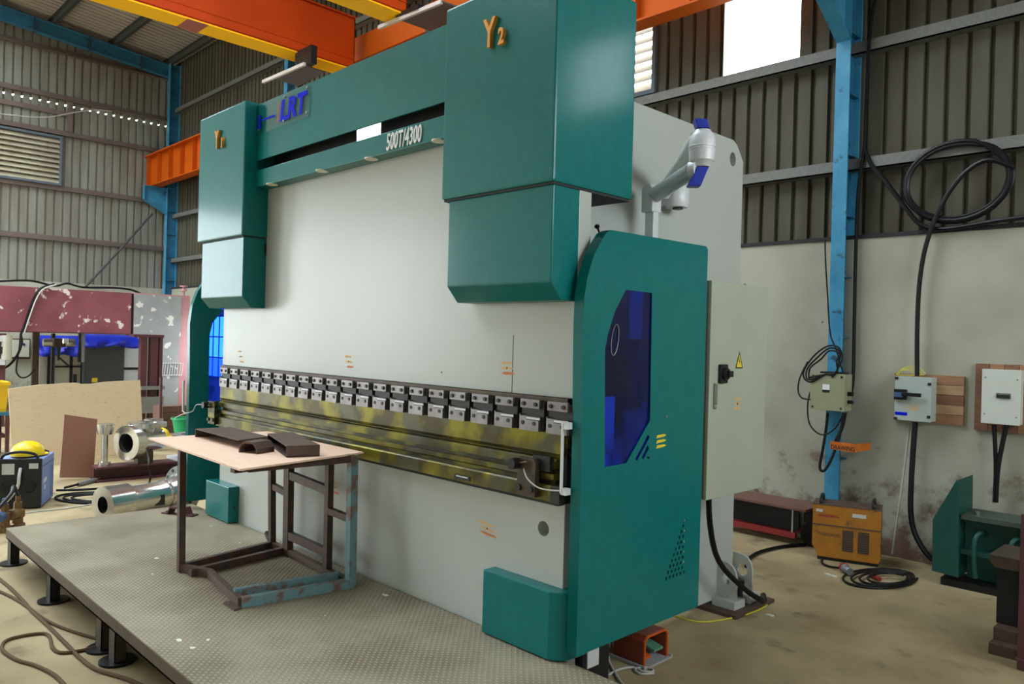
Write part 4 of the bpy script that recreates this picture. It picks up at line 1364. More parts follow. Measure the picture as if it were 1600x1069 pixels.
MB().box(kx + .02, kx + .19, 4.635, 4.66, kz - .012, kz + .022).build('lever', 'black_plastic', kn, bevel=.004)
MB().box(kx - .05, kx + .03, 4.653, 4.656, kz - .025, kz + .02).build('lever_plate', 'gauge_blue', kn)
MB().box(a.x + .005, a.x + .115, 4.693, 4.696, b.z + .045, b.z + .075).build('maker_strip', 'print_blue', dr)
for k in (-1, 0, 1):
    c = V((a.x + (b.x - a.x) * .52, 4.6945, a.z + (b.z - a.z) * .70 + k * .02))
    MB().add([(c.x - .05, c.y, c.z - .004), (c.x + .05, c.y, c.z - .006), (c.x + .04, c.y, c.z + .006), (c.x - .05, c.y, c.z + .004)], [(0, 1, 2, 3)]).build('putty_mark', 'putty', dr)
yw = []
for k in range(4):
    for t_ in range(8):
        an = PI * t_ / 7
        yw.append((1424 - k * 3 - 20 * math.cos(an) * (1 - k * .12), 586 - 14 * math.sin(an) * (1 - k * .15)))
cable('wire_bundle', 'loose yellow earth wire bundle on top of the isolator board', wc(yw, 4.80), .004, 'wire_yellow', n=6, smooth=2)
# breaker box on its board
bb = thing('breaker_box', 'white breaker box with four black switches on a reddish board', 'electrical box', (.9, 4.86, 1.35))
L_, T_, Bt = at_y(1524, 568, 4.86), at_y(1524, 568, 4.86).z, at_y(1526, 672, 4.86).z
for i in range(5):
    x0 = L_.x + i * .115
    MB().box(x0, x0 + .112, 4.87 - .003 * (i % 2), 4.897, Bt, T_).build('plank', ('wood_c', 'wood_a', 'wood_c', 'wood_a', 'wood_b')[i], bb, bevel=.002)
bx, a, b = px_box('box_body', 'box_white', bb, 4.76, 4.87, (1536, 577), (1593, 665))
cv = MB().box(a.x - .004, b.x + .004, 4.748, 4.762, b.z - .004, a.z + .004).build('cover', 'box_white', bb, bevel=.004)
for fx_, fz_ in ((.08, .15), (.92, .17), (.08, .83), (.92, .86)):
    sx_, sz_ = a.x + (b.x - a.x) * fx_, a.z + (b.z - a.z) * fz_
    MB().cyl((sx_, 4.748, sz_), (sx_, 4.744, sz_), .007, n=8).build('screw', 'steel_grey', cv)
kx, kz = a.x + (b.x - a.x) * .57, a.z + (b.z - a.z) * .48
MB().box(kx - .055, kx + .055, 4.744, 4.748, kz - .022, kz + .026).build('breaker_slot', 'steel_grey', cv)
for i in range(4):
    MB().box(kx - .05 + i * .026, kx - .028 + i * .026, 4.732, 4.745, kz - .018, kz + .012).build('breaker_toggle', 'print_black', cv, bevel=.003)
# black wall cables
cable('wall_cable', 'thick black cable curving down the white wall into the isolator box', wc([(1585, 262), (1545, 250), (1510, 268), (1480, 305), (1458, 350), (1444, 395), (1436, 450), (1433, 520), (1433, 588)], 4.80), .022, 'cable_black')
cc = []
for k in range(4):
    for t_ in range(16):
        an = 2 * PI * t_ / 16 + 1.2
        cc.append((.45 + (.44 + .02 * math.sin(k * 2.1)) * math.cos(an), 4.835 - .008 * k, 3.62 + (.36 + .02 * math.cos(k * 1.7)) * math.sin(an)))
cable('cable_coil', 'big coil of black cable hung on the cladding above the white wall', cc, .019, 'cable_black', cat='cable coil', smooth=2)
cable('wall_cable', 'black cable slanting from the blue column down to the wall coil', wc([(1352, 235), (1362, 258), (1385, 285), (1415, 325), (1440, 352), (1475, 358), (1560, 345), (1640, 335)], 4.84), .022, 'cable_black')
cable('wall_cable', 'black cable running from below the isolator box down to the floor', wc([(1430, 660), (1427, 700), (1424, 750), (1423, 800), (1430, 835), (1450, 868), (1475, 885)], 4.80), .026, 'cable_black')
cable('wall_cable', 'straight black cable below the breaker box on its left', wc([(1553, 664), (1555, 700), (1556, 740), (1554, 785)], 4.80), .018, 'cable_black')
cable('wall_cable', 'bowed black cable below the breaker box on its right', wc([(1573, 664), (1566, 695), (1559, 735), (1556, 785)], 4.78), .020, 'cable_black')
cable('thin_conduit', 'thin pale conduit leaning on the wall below the isolator box', wc([(1421, 664), (1412, 740), (1394, 866)], 4.82), .010, 'wire_grey', cat='conduit')

# yellow welding machine
a = at_z(1268, 866, .04)
wm = thing('welding_machine', 'dirty yellow welding machine standing against the back wall', 'welder', (a.x, a.y, 0), math.atan2(.30, .911))
W_, D_, H_ = .60, .30, .50
MB().prism([(.06, .03), (W_ - .02, .03), (W_, .06), (W_, H_ + .03), (0, H_ + .03), (0, .14)], 'y', 0, D_).build('case', 'welder_yellow', wm, local=True, bevel=.008)
MB().box(.0, W_, -.006, 0, .335, .345).build('panel_fold', 'rust_steel', wm, local=True)
MB().box(-.002, W_ + .002, -.003, D_ + .003, H_ + .028, H_ + .034).build('lid', 'rust_steel', wm, local=True)
for x0 in (.27, .405):
    v_ = MB().box(x0, x0 + .095, -.004, 0, .11, .31).build('vent', 'brown_steel', wm, local=True)
    for k in range(9):
        MB().box(x0 + .004, x0 + .091, -.008, -.003, .12 + k * .021, .128 + k * .021).build('vent_slat', 'rust_steel', v_, local=True)
for x0 in (.07, .53):
    MB().tube([(x0, .04, H_ + .03), (x0, .05, H_ + .08), (x0, .15, H_ + .10), (x0, .25, H_ + .08), (x0, .26, H_ + .03)], .016, 8).build('handle', 'black_plastic', wm, local=True, smooth=True)
MB().box(.03, .09, -.003, 0, .46, .485).build('label_plate', 'wire_grey', wm, local=True)
MB().box(.35, .47, -.003, 0, .44, .475).build('label_plate', 'wire_grey', wm, local=True)
MB().box(.05, .24, -.002, 0, .42, .43).box(.06, .22, -.002, 0, .435, .44).build('faded_print', 'red_paint', wm, local=True)
MB().box(.05, .58, .02, D_ - .02, 0, .03).build('skid', 'black_plastic', wm, local=True)
WOFF[wm.name] = V((0, 0, 0))
text('faded_lettering', 'TORNADO', 'rust_steel', wm, (.05, -.002, .235), (1, 0, 0), (0, 0, 1), .045, .0005, sx=.9)
# plug and cable heap in front of it
hp = []
for k in range(4):
    for t_ in range(10):
        an = 2 * PI * t_ / 10
        q_ = at_z(1375 + 4 * k + (58 - 9 * k) * math.cos(an), 904 + (15 - 2.2 * k) * math.sin(an), .012 + .012 * k)
        hp.append(q_)
cable('cable_heap', 'flat heap of black cable on the floor in front of the yellow welder', hp, .011, 'rubber', cat='cable coil', smooth=3)
cable('plug_cable', 'black cable between the yellow welder and the plug on the floor', on_floor([(1290, 865), (1284, 878), (1295, 885), (1318, 888)], .014), .010, 'rubber')
p, q_ = at_z(1318, 888, .035), at_z(1332, 897, .035)
dv = (q_ - p)
dv.z = 0
dv.normalize()
pl = thing('power_plug', 'round grey industrial plug lying beside the cable heap', 'plug', (p.x, p.y, 0))
MB().lathe([(-.03, .02), (0, .022), (.0, .038), (.03, .040), (.035, .034), (.12, .034), (.125, .03), (.125, 0)], (p.x, p.y, .041), dv, 20).build('plug_body', 'steel_grey', pl, smooth=True)
MB().lathe([(-.005, .039), (-.005, .043), (.02, .043), (.02, .039)], (p.x, p.y, .043), dv, 20).build('plug_ring', 'red_paint', pl, smooth=True)
p = at_z(1362, 898, .03)
o = MB().cyl((p.x, p.y, .022), (p.x + .09, p.y - .06, .022), .02, n=14).cyl((p.x - .01, p.y + .007, .022), (p.x, p.y, .022), .012, n=10).build('cable_connector', 'red_paint', None, off=(p.x, p.y, 0))
tag(o, 'dull red cable connector lying in the black cable heap', 'connector')
for px, py, s_ in ((1302, 901, .022), (1293, 898, .018), (1203, 962, .02)):
    p = at_z(px, py, 0)
    o = MB().prism([(p.x - s_ * 1.6, p.y - s_ * .5), (p.x + s_, p.y - s_ * .7), (p.x + s_ * 1.5, p.y + s_ * .4), (p.x - s_ * .6, p.y + s_ * .7)], 'z', 0, .008).build('paper_scrap', 'debris_white', None, off=(p.x, p.y, 0))
    tag(o, ('small white paper scrap on the floor before the yellow welder, nearest the plug', 'thin white paper scrap on the floor before the yellow welder, furthest from the plug', 'small pale scrap on the floor right of the dark foot plate')[(1302, 1293, 1203).index(px)], 'scrap')

# low red trolley with a wooden deck behind the machine
tr = thing('flat_trolley', 'low trolley with a brown wooden deck and red steel rail behind the machine', 'trolley', (-1.2, 4.6, 0))
for i in range(4):
    y0 = 4.40 + i * .115
    MB().box(-1.85, -.70, y0, y0 + .112, .385, .41).build('deck_board', 'pallet_wood', tr, bevel=.003)
MB().box(-1.85, -.86, 4.52, 4.56, .07, .13).build('rail', 'red_paint', tr)
MB().box(-1.85, -.86, 4.80, 4.84, .07, .13).build('rail', 'red_paint', tr)
MB().box(-1.85, -.86, 4.60, 4.62, .13, .385).build('deck_shade_sheet', 'black_void', tr)  # black sheet painting the shade inside, below the deck
MB().box(-.90, -.885, 4.52, 4.53, .13, .385).build('upright', 'wire_grey', tr)
MB().box(-1.80, -1.76, 4.52, 4.56, .13, .385).build('upright', 'black_plastic', tr)
MB().cyl((-.72, 4.60, .12), (-.72, 4.66, .12), .12, n=20).build('wheel', 'rubber', tr, smooth=True)
MB().cyl((-1.7, 4.60, .07), (-1.7, 4.66, .07), .07, n=20).build('wheel', 'rubber', tr, smooth=True)
MB().box(-.80, -.64, 4.58, 4.68, .24, .385).build('wheel_fork', 'black_plastic', tr)
p = at_z(1150, 822, 0)
o = MB().prism([(-.07, .0), (.07, 0), (.06, .03), (.03, .06), (-.02, .065), (-.055, .035)], 'y', -.01, .01).build('cut_disc', 'sign_yellow', None, off=(0, 0, 0))
o.location = (p.x, p.y, 0)
tag(o, 'small yellow half disc on the floor against the red trolley rail', 'scrap')

# green steel fixture
gf = thing('steel_fixture', 'dark green welded steel fixture with hooks at the right edge', 'steel fixture', (.9, 4.4, 0))
yf_ = 4.25
pts = [at_y(*q, yf_) for q in ((1456, 892), (1497, 903), (1498, 750), (1494, 751), (1457, 812))]
MB().prism([(p.x, max(p.z, .06)) for p in pts], 'y', yf_, yf_ + .42).build('end_plate', 'green_steel', gf, bevel=.004)
ex = pts[1].x
MB().box(ex, 1.9, 4.28, 4.66, .60, .64).build('top_plate', 'green_dusty', gf)
MB().box(ex, 1.9, 4.42, 4.46, .34, .60).build('web', 'green_steel', gf)
MB().box(ex, 1.9, 4.30, 4.64, .30, .34).build('bottom_plate', 'green_steel', gf)
MB().box(ex, 1.9, 4.50, 4.56, .06, .30).build('lower_web', 'green_steel', gf)
MB().box(ex - .15, 1.9, 4.30, 4.60, .0, .06).build('foot', 'black_plastic', gf)
for x0 in (ex + .14, ex + .40):
    MB().tube([(x0 + .02, 4.44, .47), (x0, 4.34, .50), (x0 - .03, 4.28, .44), (x0 - .03, 4.27, .25), (x0 - .02, 4.29, .12)], .020, 10).build('hook', 'green_steel', gf, smooth=True)
MB().cyl((ex + .10, 4.38, .64), (ex + .10, 4.38, .665), .02, n=12).build('nut', 'chrome', gf)

# dark pedestal at the right edge of the frame
pdl = thing('steel_pedestal', 'dark rusty steel pedestal on stacked base plates at the right edge', 'pedestal', (1.7, 3.1, 0))
MB().box(1.28, 2.0, 2.86, 3.4, 0, .075).build('base_plate', 'rust_steel', pdl, bevel=.004)
MB().box(1.285, 2.0, 2.95, 3.4, .075, .16).build('base_plate', 'rust_steel', pdl, bevel=.004)
MB().box(1.275, 2.0, 3.06, 3.36, .16, .58).build('post', 'black_plastic', pdl)
MB().prism([(1.275, .56), (1.24, .61), (1.24, .64), (2.0, .64), (2.0, .56)], 'y', 2.98, 3.40).build('top_flange', 'brown_steel', pdl)
a = at_y(1594, 850, 2.70)
rp = thing('red_post', 'dark red steel post cut by the right edge of the picture', 'post', (a.x + .06, 2.76, .0))
MB().box(a.x, a.x + .12, 2.70, 2.712, .075, 1.0).box(a.x, a.x + .12, 2.80, 2.812, .075, 1.0).box(a.x + .055, a.x + .065, 2.712, 2.80, .075, 1.0).build('section', 'maroon_dark', rp)
MB().box(a.x - .01, a.x + .13, 2.69, 2.82, .06, .075).box(a.x, a.x + .12, 2.70, 2.81, 0, .06).build('foot', 'maroon_dark', rp)

# ================================================================== far left side of the shed
# maroon portal frame
px_ = -16.0
sp = thing('steel_portal', 'huge maroon and pink painted steel portal frame before the far left wall', 'steel frame', (-16.3, 1.5, 0))
B(-16.6, px_, -3.0, 3.03, 1.93, 2.872).build('crossbeam', 'maroon', sp, bevel=.01)
B(-16.55, px_ - .04, 3.03, 3.09, 1.93, 2.86).build('joint_gap', 'black_void', sp)
MB().box(-16.6, px_ - .01, 3.09, 4.36, 1.90, 2.885).box(-16.6, px_ - .01, 3.72, 4.36, 0, 1.90).build('leg', 'pink_panel', sp)
MB().box(px_ - .01, px_ + .012, 3.09, 4.15, 1.90, 2.85).build('primer_sheet', 'grey_primer', sp)
MB().box(px_ - .01, px_ + .010, 3.73, 4.12, .17, 1.90).build('primer_sheet', 'grey_primer', sp)
B(-16.6, px_ + .02, -3.0, 3.06, 1.915, 1.93).build('lower_flange', 'maroon_dark', sp)
gx0, gx1 = at_x(253, 577, px_ + .03), at_x(284, 577, px_ + .03)
zt_, zb_ = at_x(268, 567, px_ + .03).z, at_x(268, 587, px_ + .03).z
gm = MB()
for i in range(9):
    yy = gx0.y + (gx1.y - gx0.y) * i / 8
    gm.bar((px_ + .03, yy, zb_), (px_ + .03, yy + .03, zt_), .012, .012, (1, 0, 0))
gm.box(px_ + .02, px_ + .04, gx0.y, gx1.y, zt_ - .02, zt_).box(px_ + .02, px_ + .04, gx0.y, gx1.y, zb_, zb_ + .02)
gm.build('white_grille', 'alloy_white', sp)
MB().lathe([(0, .03), (.12, .03), (.12, .07), (.17, .07), (.17, .03), (.22, .03), (.22, .09), (.25, .09), (.25, 0)], (-16.2, at_x(287, 455, -16.2).y, 2.88), (0, 0, 1), 14).build('valve', 'pink_panel', sp)
cable('portal_cable', 'black cable lying along the top of the maroon portal beam', [at_x(px, py, -16.1) for px, py in ((-20, 441), (10, 439), (50, 439), (85, 447), (105, 443), (130, 449), (180, 450), (205, 453), (220, 459))], .022, 'cable_black')
cable('portal_cable', 'black cable drooping across the front of the maroon portal beam', [at_x(px, py, -15.93) for px, py in ((85, 444), (65, 450), (55, 462), (46, 485), (38, 510), (33, 522), (34, 536), (27, 555), (14, 571), (-5, 580))], .024, 'cable_black')
cable('portal_cable', 'grey cable drooping beside the black one on the maroon beam', [at_x(px, py, -15.9) for px, py in ((88, 445), (69, 451), (58, 465), (49, 488), (42, 508), (38, 521))], .014, 'wire_grey')
cable('portal_cable', 'black cable hanging in a loop below the maroon portal beam', [at_x(px, py, -15.95) for px, py in ((32, 522), (30, 545), (26, 570), (26, 582), (33, 590), (44, 588), (54, 578))], .016, 'cable_black')
cable('wall_brace', 'dark brace rod slanting across the cladding of the far left wall', [at_x(238, 334, -18.85), at_x(186, 392, -18.85), at_x(134, 448, -18.85)], .03, 'purlin_dark', cat='brace rod', smooth=1)

# cabinets, tarpaulin and machine parts standing behind the portal
def cab(name, label, m, tl, br, x, dp=.5, lines=False):
    a, b = at_x(*tl, x), at_x(*br, x)
    t = thing(name, label, 'cabinet', (x - dp / 2, (a.y + b.y) / 2, 0))
    B(x - dp, x, a.y, b.y, 0, a.z).build('body', m, t, bevel=.01)
    B(x, x + .015, a.y + .02, b.y - .02, .1, a.z - .03).build('door', m, t)
    return t, a, b


dc, a, b = cab('tool_cabinet', 'dark grey cabinet with a yellow sticker behind the plywood sheet', 'cabinet_dark', (132, 541), (193, 600), -17.2)
p = at_x(148, 594, -17.18)
B(-17.185, -17.18, p.y - .06, p.y + .06, p.z - .05, p.z + .05).build('sticker', 'sign_yellow', dc)
pc_, a, b = cab('tool_cabinet', 'pale blue-grey cabinet right of the dark grey cabinet', 'cabinet_pale', (193.5, 541), (219, 600), -17.3)
p = at_x(206, 576, -17.3)
B(-17.29, -17.26, a.y, b.y, p.z - .03, p.z + .03).build('latch_bar', 'black_plastic', pc_)
cc_, a, b = cab('tool_cabinet', 'wide cream cabinet with dark framing left of the dark grey cabinet', 'cabinet_cream', (60, 552), (125.5, 600), -17.4)
for px in (76, 111):
    p = at_x(px, 575, -17.37)
    B(-17.38, -17.35, p.y - .03, p.y + .03, 0, a.z).build('frame_bar', 'black_plastic', cc_)
p = at_x(100, 573, -17.37)
B(-17.38, -17.35, at_x(76, 573, -17.37).y, b.y, p.z - .02, p.z + .02).build('frame_bar', 'black_plastic', cc_)
MB().box(-17.38, -17.33, at_x(117, 590, -17.37).y - .03, at_x(117, 590, -17.37).y + .03, .75, .95).build('handle', 'black_plastic', cc_)


def tarp(label, tl, br, x, dp):
    a, b = at_x(*tl, x), at_x(*br, x)
    nu, nv = 14, 6
    vs, fs = [], []
    for i in range(nu + 1):
        for j in range(nv + 1):
            u, v_ = i / nu, j / nv
            yy = a.y + (b.y - a.y) * u
            zz = a.z + (b.z - a.z) * v_ + .03 * math.sin(u * 9 + v_ * 3) * v_
            vs.append((x + .05 * math.sin(u * 17 + v_ * 6) * (.3 + v_) - dp * (1 - v_) ** 3, yy, zz))
    for i in range(nu):
        for j in range(nv):
            k = i * (nv + 1) + j
            fs.append((k, k + 1, k + nv + 2, k + nv + 1))
    o = MB().add(vs, fs).build('blue_tarpaulin', 'tarp_blue', None, off=((x, (a.y + b.y) / 2, b.z)), smooth=True)
    md = o.modifiers.new('thick', 'SOLIDIFY')
    md.thickness = .01
    return tag(o, label, 'tarpaulin')


tarp('bright blue tarpaulin draped over the dark grey and pale cabinets', (132, 522), (219, 543), -17.12, .35)
tarp('bright blue tarpaulin draped over the cream cabinet', (61, 524), (128, 556), -17.30, .30)
# column and head of a drill press in front of the tarpaulin
dp_ = thing('drill_press', 'drill press with a bright metal head before the cream cabinet', 'drill press', at_z(90, 622, 0))
WO = WOFF[dp_.name]
c = at_x(90, 537, -16.9)
dp_.location = WOFF[dp_.name] = V((-16.9, c.y, 0))
py_ = at_x(82, 575, -17.0).y
MB().cyl((-17.0, py_, 0), (-17.0, py_, 1.9), .045, n=14).build('pillar', 'black_plastic', dp_, smooth=True)
MB().box(-17.1, -16.7, c.y - .12, c.y + .12, c.z - .08, c.z + .12).build('head', 'brown_steel', dp_, bevel=.02)
MB().cyl((-16.85, c.y - .30, c.z + .02), (-16.85, c.y + .33, c.z + .02), .09, n=16).build('motor', 'steel_bright', dp_, smooth=True)
MB().cyl((-16.7, c.y + .10, c.z + .12), (-16.7, c.y + .10, c.z + .01), .07, n=14).build('pulley', 'steel_bright', dp_, smooth=True)
MB().cyl((-16.8, c.y, c.z - .08), (-16.8, c.y, c.z - .38), .045, .02, n=12).bar((-16.8, c.y, c.z - .3), (-16.75, c.y + .2, c.z - .5), .04, .04).build('spindle', 'black_plastic', dp_)
MB().box(-17.2, -16.7, c.y - .2, c.y + .2, 0, .06).build('base', 'black_plastic', dp_)
# dark upright post and wall box at the far left
a, b = at_x(52, 520, -16.8), at_x(60, 600, -16.8)
o = MB().box(-16.9, -16.8, a.y, b.y, 0, 2.0).box(-16.95, -16.75, a.y - .05, b.y + .05, 0, .02).build('steel_upright', 'brown_steel', None, off=(-16.85, (a.y + b.y) / 2, 0))
tag(o, 'dark steel upright post left of the cream cabinet', 'post')
o = None
a, b = at_x(124, 522, -16.5), at_x(128, 566, -16.5)
ub = thing('machine_slide', 'dark vertical machine slide hanging under the portal beam', 'machine part', (-16.5, (a.y + b.y) / 2, b.z))
B(-16.58, -16.5, a.y, (a.y + b.y) / 2, b.z, 1.916).build('slide_bar', 'black_plastic', ub)
B(-16.58, -16.5, (a.y + b.y) / 2 + .02, b.y + .05, b.z, 1.916).build('slide_rail', 'steel_grey', ub)
a, b = at_x(19, 531, -18.85), at_x(45, 558, -18.85)
wbx = thing('wall_box', 'cream electrical box on the white wall left of the dark upright post', 'electrical box', (-18.9, (a.y + b.y) / 2, b.z))
B(-18.99, -18.97, a.y - .06, b.y + .05, b.z - .05, a.z + .03).build('backing_board', 'maroon_dark', wbx)
wd_ = B(-18.97, -18.80, a.y, b.y, b.z, a.z).build('box_body', 'cabinet_cream', wbx, bevel=.01)
MB().cyl((-18.8, (a.y + b.y) / 2 + .05, (a.z + b.z) / 2 + .1), (-18.78, (a.y + b.y) / 2 + .05, (a.z + b.z) / 2 + .1), .03, n=12).build('lock', 'chrome', wd_)
a, b = at_x(-40, 520, -15.6), at_x(9, 570, -15.6)
mr = thing('red_machine', 'dark red machine body cut by the left edge of the picture', 'machine', (-15.8, b.y - .3, 0))
B(-16.0, -15.6, b.y - .8, b.y, 0.0, a.z).build('frame', 'maroon_dark', mr, bevel=.01)
for z_ in (1.25, 1.72):
    B(-15.6, -15.55, b.y - .35, b.y - .02, z_, z_ + .12).build('name_plate', 'alloy_white', mr)
MB().cyl((-15.62, b.y + .01, 1.35), (-15.62, b.y + .01, 1.85), .10, n=16).build('cylinder', 'cabinet_cream', mr, smooth=True)
B(-15.6, -15.56, b.y - .5, b.y - .02, 1.48, 1.62).build('slot', 'black_void', mr)
# maroon stand right of the cabinets
st_ = thing('steel_stand', 'dark maroon steel stand with two uprights before the pink portal leg', 'steel stand', (-14.6, 2.9, 0))
X_ = -14.6
a, b = at_x(220, 527, X_), at_x(254, 605, X_)
for p0_, p1_ in ((220, 230), (235, 247), (249, 254)):
    B(X_ - .15, X_, at_x(p0_, 560, X_).y, at_x(p1_, 560, X_).y, 0, a.z).build('upright', 'maroon_dark', st_)
B(X_ - .2, X_ + .02, a.y - .15, b.y, a.z, a.z + .06).build('top_bar', 'maroon_dark', st_)
p = at_x(236, 607, X_)
B(X_ - .3, X_ + .15, a.y, b.y, p.z - .02, p.z + .05).build('shelf', 'steel_grey', st_)
B(X_ - .3, X_ + .10, a.y, b.y, .25, .6).build('lower_box', 'steel_grey', st_)
# two thin rods and brown crate behind the bucket
o = MB().cyl((-12.8, at_x(251, 640, -12.8).y, 0), (-12.8, at_x(252, 575, -12.8).y, at_x(252, 590, -12.8).z), .03, n=8).build('steel_rod', 'maroon_dark', None, off=(-12.8, at_x(251, 640, -12.8).y, 0))
tag(o, 'thin dark red rod standing left of the brown crate', 'rod')
a, b = at_x(254, 635, -12.9), at_x(300, 690, -12.9)
bc = thing('wooden_crate', 'dark brown wooden crate behind the green bucket', 'crate', (-13.1, (a.y + b.y) / 2, 0))
n_ = 4
for i in range(n_):
    B(-12.92, -12.9, a.y, b.y, a.z * i / n_ + .004, a.z * (i + 1) / n_ - .004).build('board', 'pallet_wood', bc)
B(-13.4, -12.92, a.y, b.y, 0, a.z - .02).build('box_body', 'pallet_wood', bc)
# green bucket
p = at_x(287, 675, -12.2)
bz = at_x(287, 655, -12.2).z
gb = thing('green_bucket', 'green plastic bucket standing beside the far guard', 'bucket', (-12.2, p.y, 0))
MB().lathe([(0, 0), (0, .15), (bz, .21), (bz, .235), (bz + .03, .235), (bz + .03, .205), (.03, .14), (.03, 0)], (-12.2, p.y, 0), (0, 0, 1), 24).build('pail', 'bucket_green', gb, smooth=True)
MB().tube([(-12.2, p.y - .22, bz), (-12.05, p.y - .12, bz + .1), (-12.0, p.y, bz + .13), (-12.05, p.y + .12, bz + .1), (-12.2, p.y + .22, bz)], .008, 6).build('bail', 'wire_grey', gb, smooth=True)

# big plywood sheet and small brown board
ppx = [(13, 608), (60, 601.5), (118, 598), (128, 600), (142, 600), (162, 597), (180, 596), (219, 594), (222, 650), (224, 716), (19, 722), (16, 660)]
pw = [at_x(px, py, -10.6) for px, py in ppx]
o = MB().prism([(p.y, max(p.z, .0)) for p in pw], 'x', -10.62, -10.60).build('plywood_sheet', 'plywood', None, off=(-10.6, .5, 0))
tag(o, 'large pale plywood sheet standing on edge behind the blue welder', 'plywood sheet')
o.rotation_euler = (0, 0, 0)
bpx = [at_x(*q_, -8.85) for q_ in ((101, 648), (152, 655), (142, 747), (90, 747))]
zmin = min(p.z for p in bpx)
vs = []
for dx in (0, -.02):
    for p in bpx:
        zz = max(p.z - zmin, 0) if p.z < .1 else p.z
        vs.append((-8.75 - .12 * zz + dx, p.y, zz))
o = MB().add(vs, [(0, 1, 2, 3), (7, 6, 5, 4), (0, 4, 5, 1), (1, 5, 6, 2), (2, 6, 7, 3), (3, 7, 4, 0)]).build('brown_board', 'brown_board', None, off=(-8.8, bpx[0].y, 0))
tag(o, 'small reddish brown board leaning in front of the plywood sheet', 'board')

# steel beam on the floor carrying the pipe fittings
A_, Z_ = at_z(150, 755, 0), at_z(270, 744, 0)
dv = (Z_ - A_).normalized()
nv_ = V((-dv.y, dv.x, 0))
Z_ = A_ + dv * 1.75
sb = thing('steel_beam', 'dark rusty steel beam on the floor under the pipe fittings', 'steel beam', (A_.x, A_.y, 0))
ib_ = MB()
c0, c1 = A_ + nv_ * .15, Z_ + nv_ * .15
for zc, hh, ww in ((.012, .024, .3), (.10, .16, .02), (.188, .024, .3)):
    ib_.bar(c0 + UP * zc, c1 + UP * zc, ww, hh)
ib_.build('section', 'maroon_dark', sb)
BT = .2
c = at_x(209, 690, (A_.x + Z_.x) / 2 - .15)
fc = A_ + dv * .62 + nv_ * .15
tee = thing('pipe_tee', 'bright machined pipe tee with a thick flange on the steel beam', 'pipe fitting', (fc.x, fc.y, BT))
zc = BT + .30
ax = V((.42, -.95, 0)).normalized()          # axis of the run, open end towards the camera side
f0 = fc + ax * .30 + UP * zc
MB().lathe([(0, .13), (0, .235), (-.14, .235), (-.16, .16), (-.55, .16), (-.55, .13), (-.02, .13)], f0, ax, 32).build('run_pipe', 'steel_bright', tee, smooth=True)
MB().lathe([(-.06, .125), (-.5, .125)], f0, ax, 24).build('bore', 'black_void', tee)
up_c = fc - ax * .05 + UP * zc
MB().lathe([(.12, .12), (.17, .15), (.19, .25), (.25, .25), (.25, .12), (.2, .11)], up_c, (0, 0, 1), 32).build('branch_flange', 'steel_bright', tee, smooth=True)
MB().box(fc.x - .08, fc.x + .08, fc.y - .1, fc.y + .1, BT, zc - .14).build('stand', 'brown_steel', tee)
for k, (off_, lab) in enumerate(((.13, 'slim bright flanged pipe standing upright left of the pipe tee'),)):
    c = A_ + dv * off_ + nv_ * .15
    o = MB().lathe([(0, 0), (0, .075), (.05, .075), (.05, .04), (.42, .04), (.42, .09), (.50, .11), (.56, .11), (.56, 0)], (c.x, c.y, BT), (0, 0, 1), 24).build('flanged_pipe', 'steel_bright', None, off=(c.x, c.y, BT), smooth=True)
    tag(o, lab, 'pipe fitting')
c = A_ + dv * 1.3 + nv_ * .12
rg_ = thing('flange_ring', 'grey steel flange ring lying on a low stand right of the pipe tee', 'flange', (c.x, c.y, BT))
MB().lathe([(.30, .19), (.30, .30), (.36, .30), (.36, .19), (.30, .19)], (c.x, c.y, BT), (0, 0, 1), 32).build('ring', 'steel_grey', rg_, smooth=True)
MB().cyl((c.x, c.y, BT), (c.x, c.y, BT + .30), .17, .14, n=20).build('stand', 'brown_steel', rg_, smooth=True)
MB().lathe([(.34, .0), (.345, .19)], (c.x, c.y, BT), (0, 0, 1), 24).build('inner_face', 'rust_steel', rg_)
MB().box(c.x - .3, c.x + .3, c.y - .28, c.y + .3, BT, BT + .035).build('pad', 'alloy_white', rg_)
p = at_x(240, 660, -10.8)
o = MB().lathe([(0, .0), (0, .14), (.16, .14), (.30, .10), (p.z - .05, .10), (p.z - .05, .15), (p.z + .06, .15), (p.z + .06, .08), (.3, .07)], (-10.8, p.y, 0), (0, 0, 1), 28).build('flanged_pipe', 'steel_bright', None, off=(-10.8, p.y, 0), smooth=True)
tag(o, 'short bright flanged pipe standing behind the pipe tee by the pink leg', 'pipe fitting')


def helmet(loc, rz, label, s=1.0):
    t = thing('hard_hat', label, 'hard hat', loc, rz)
    prof_ = [(.0, .14), (.012, .142), (.05, .138), (.09, .118), (.12, .085), (.137, .045), (.142, 0)]
    m_ = MB().lathe([(z_ * s, r_ * s) for z_, r_ in prof_], (0, 0, .015), (0, 0, 1), 24)
    m_.v = [(x_ * 1.18, y_, z_) for x_, y_, z_ in m_.v]
    m_.build('shell', 'helmet_yellow', t, local=True, smooth=True)
    br_ = [(.13 * s * math.cos(a_) + .02, .13 * s * math.sin(a_)) for a_ in [-1.1 + 2.2 * i / 8 for i in range(9)]]
    MB().prism([(.08, -.115 * s)] + [(q_[0] * 1.25 + .04, q_[1]) for q_ in br_] + [(.08, .115 * s)], 'z', .008, .018).build('brim', 'helmet_yellow', t, local=True)
    MB().tube([(-.15 * s, 0, .06), (-.11 * s, 0, .128), (0, 0, .163), (.11 * s, 0, .128), (.15 * s, 0, .06)], .009, 8).build('crest', 'helmet_yellow', t, local=True, smooth=True)
    MB().lathe([(0, .125 * s), (.02, .128 * s)], (0, 0, 0), (0, 0, 1), 24).build('headband', 'black_plastic', t, local=True)
    return t


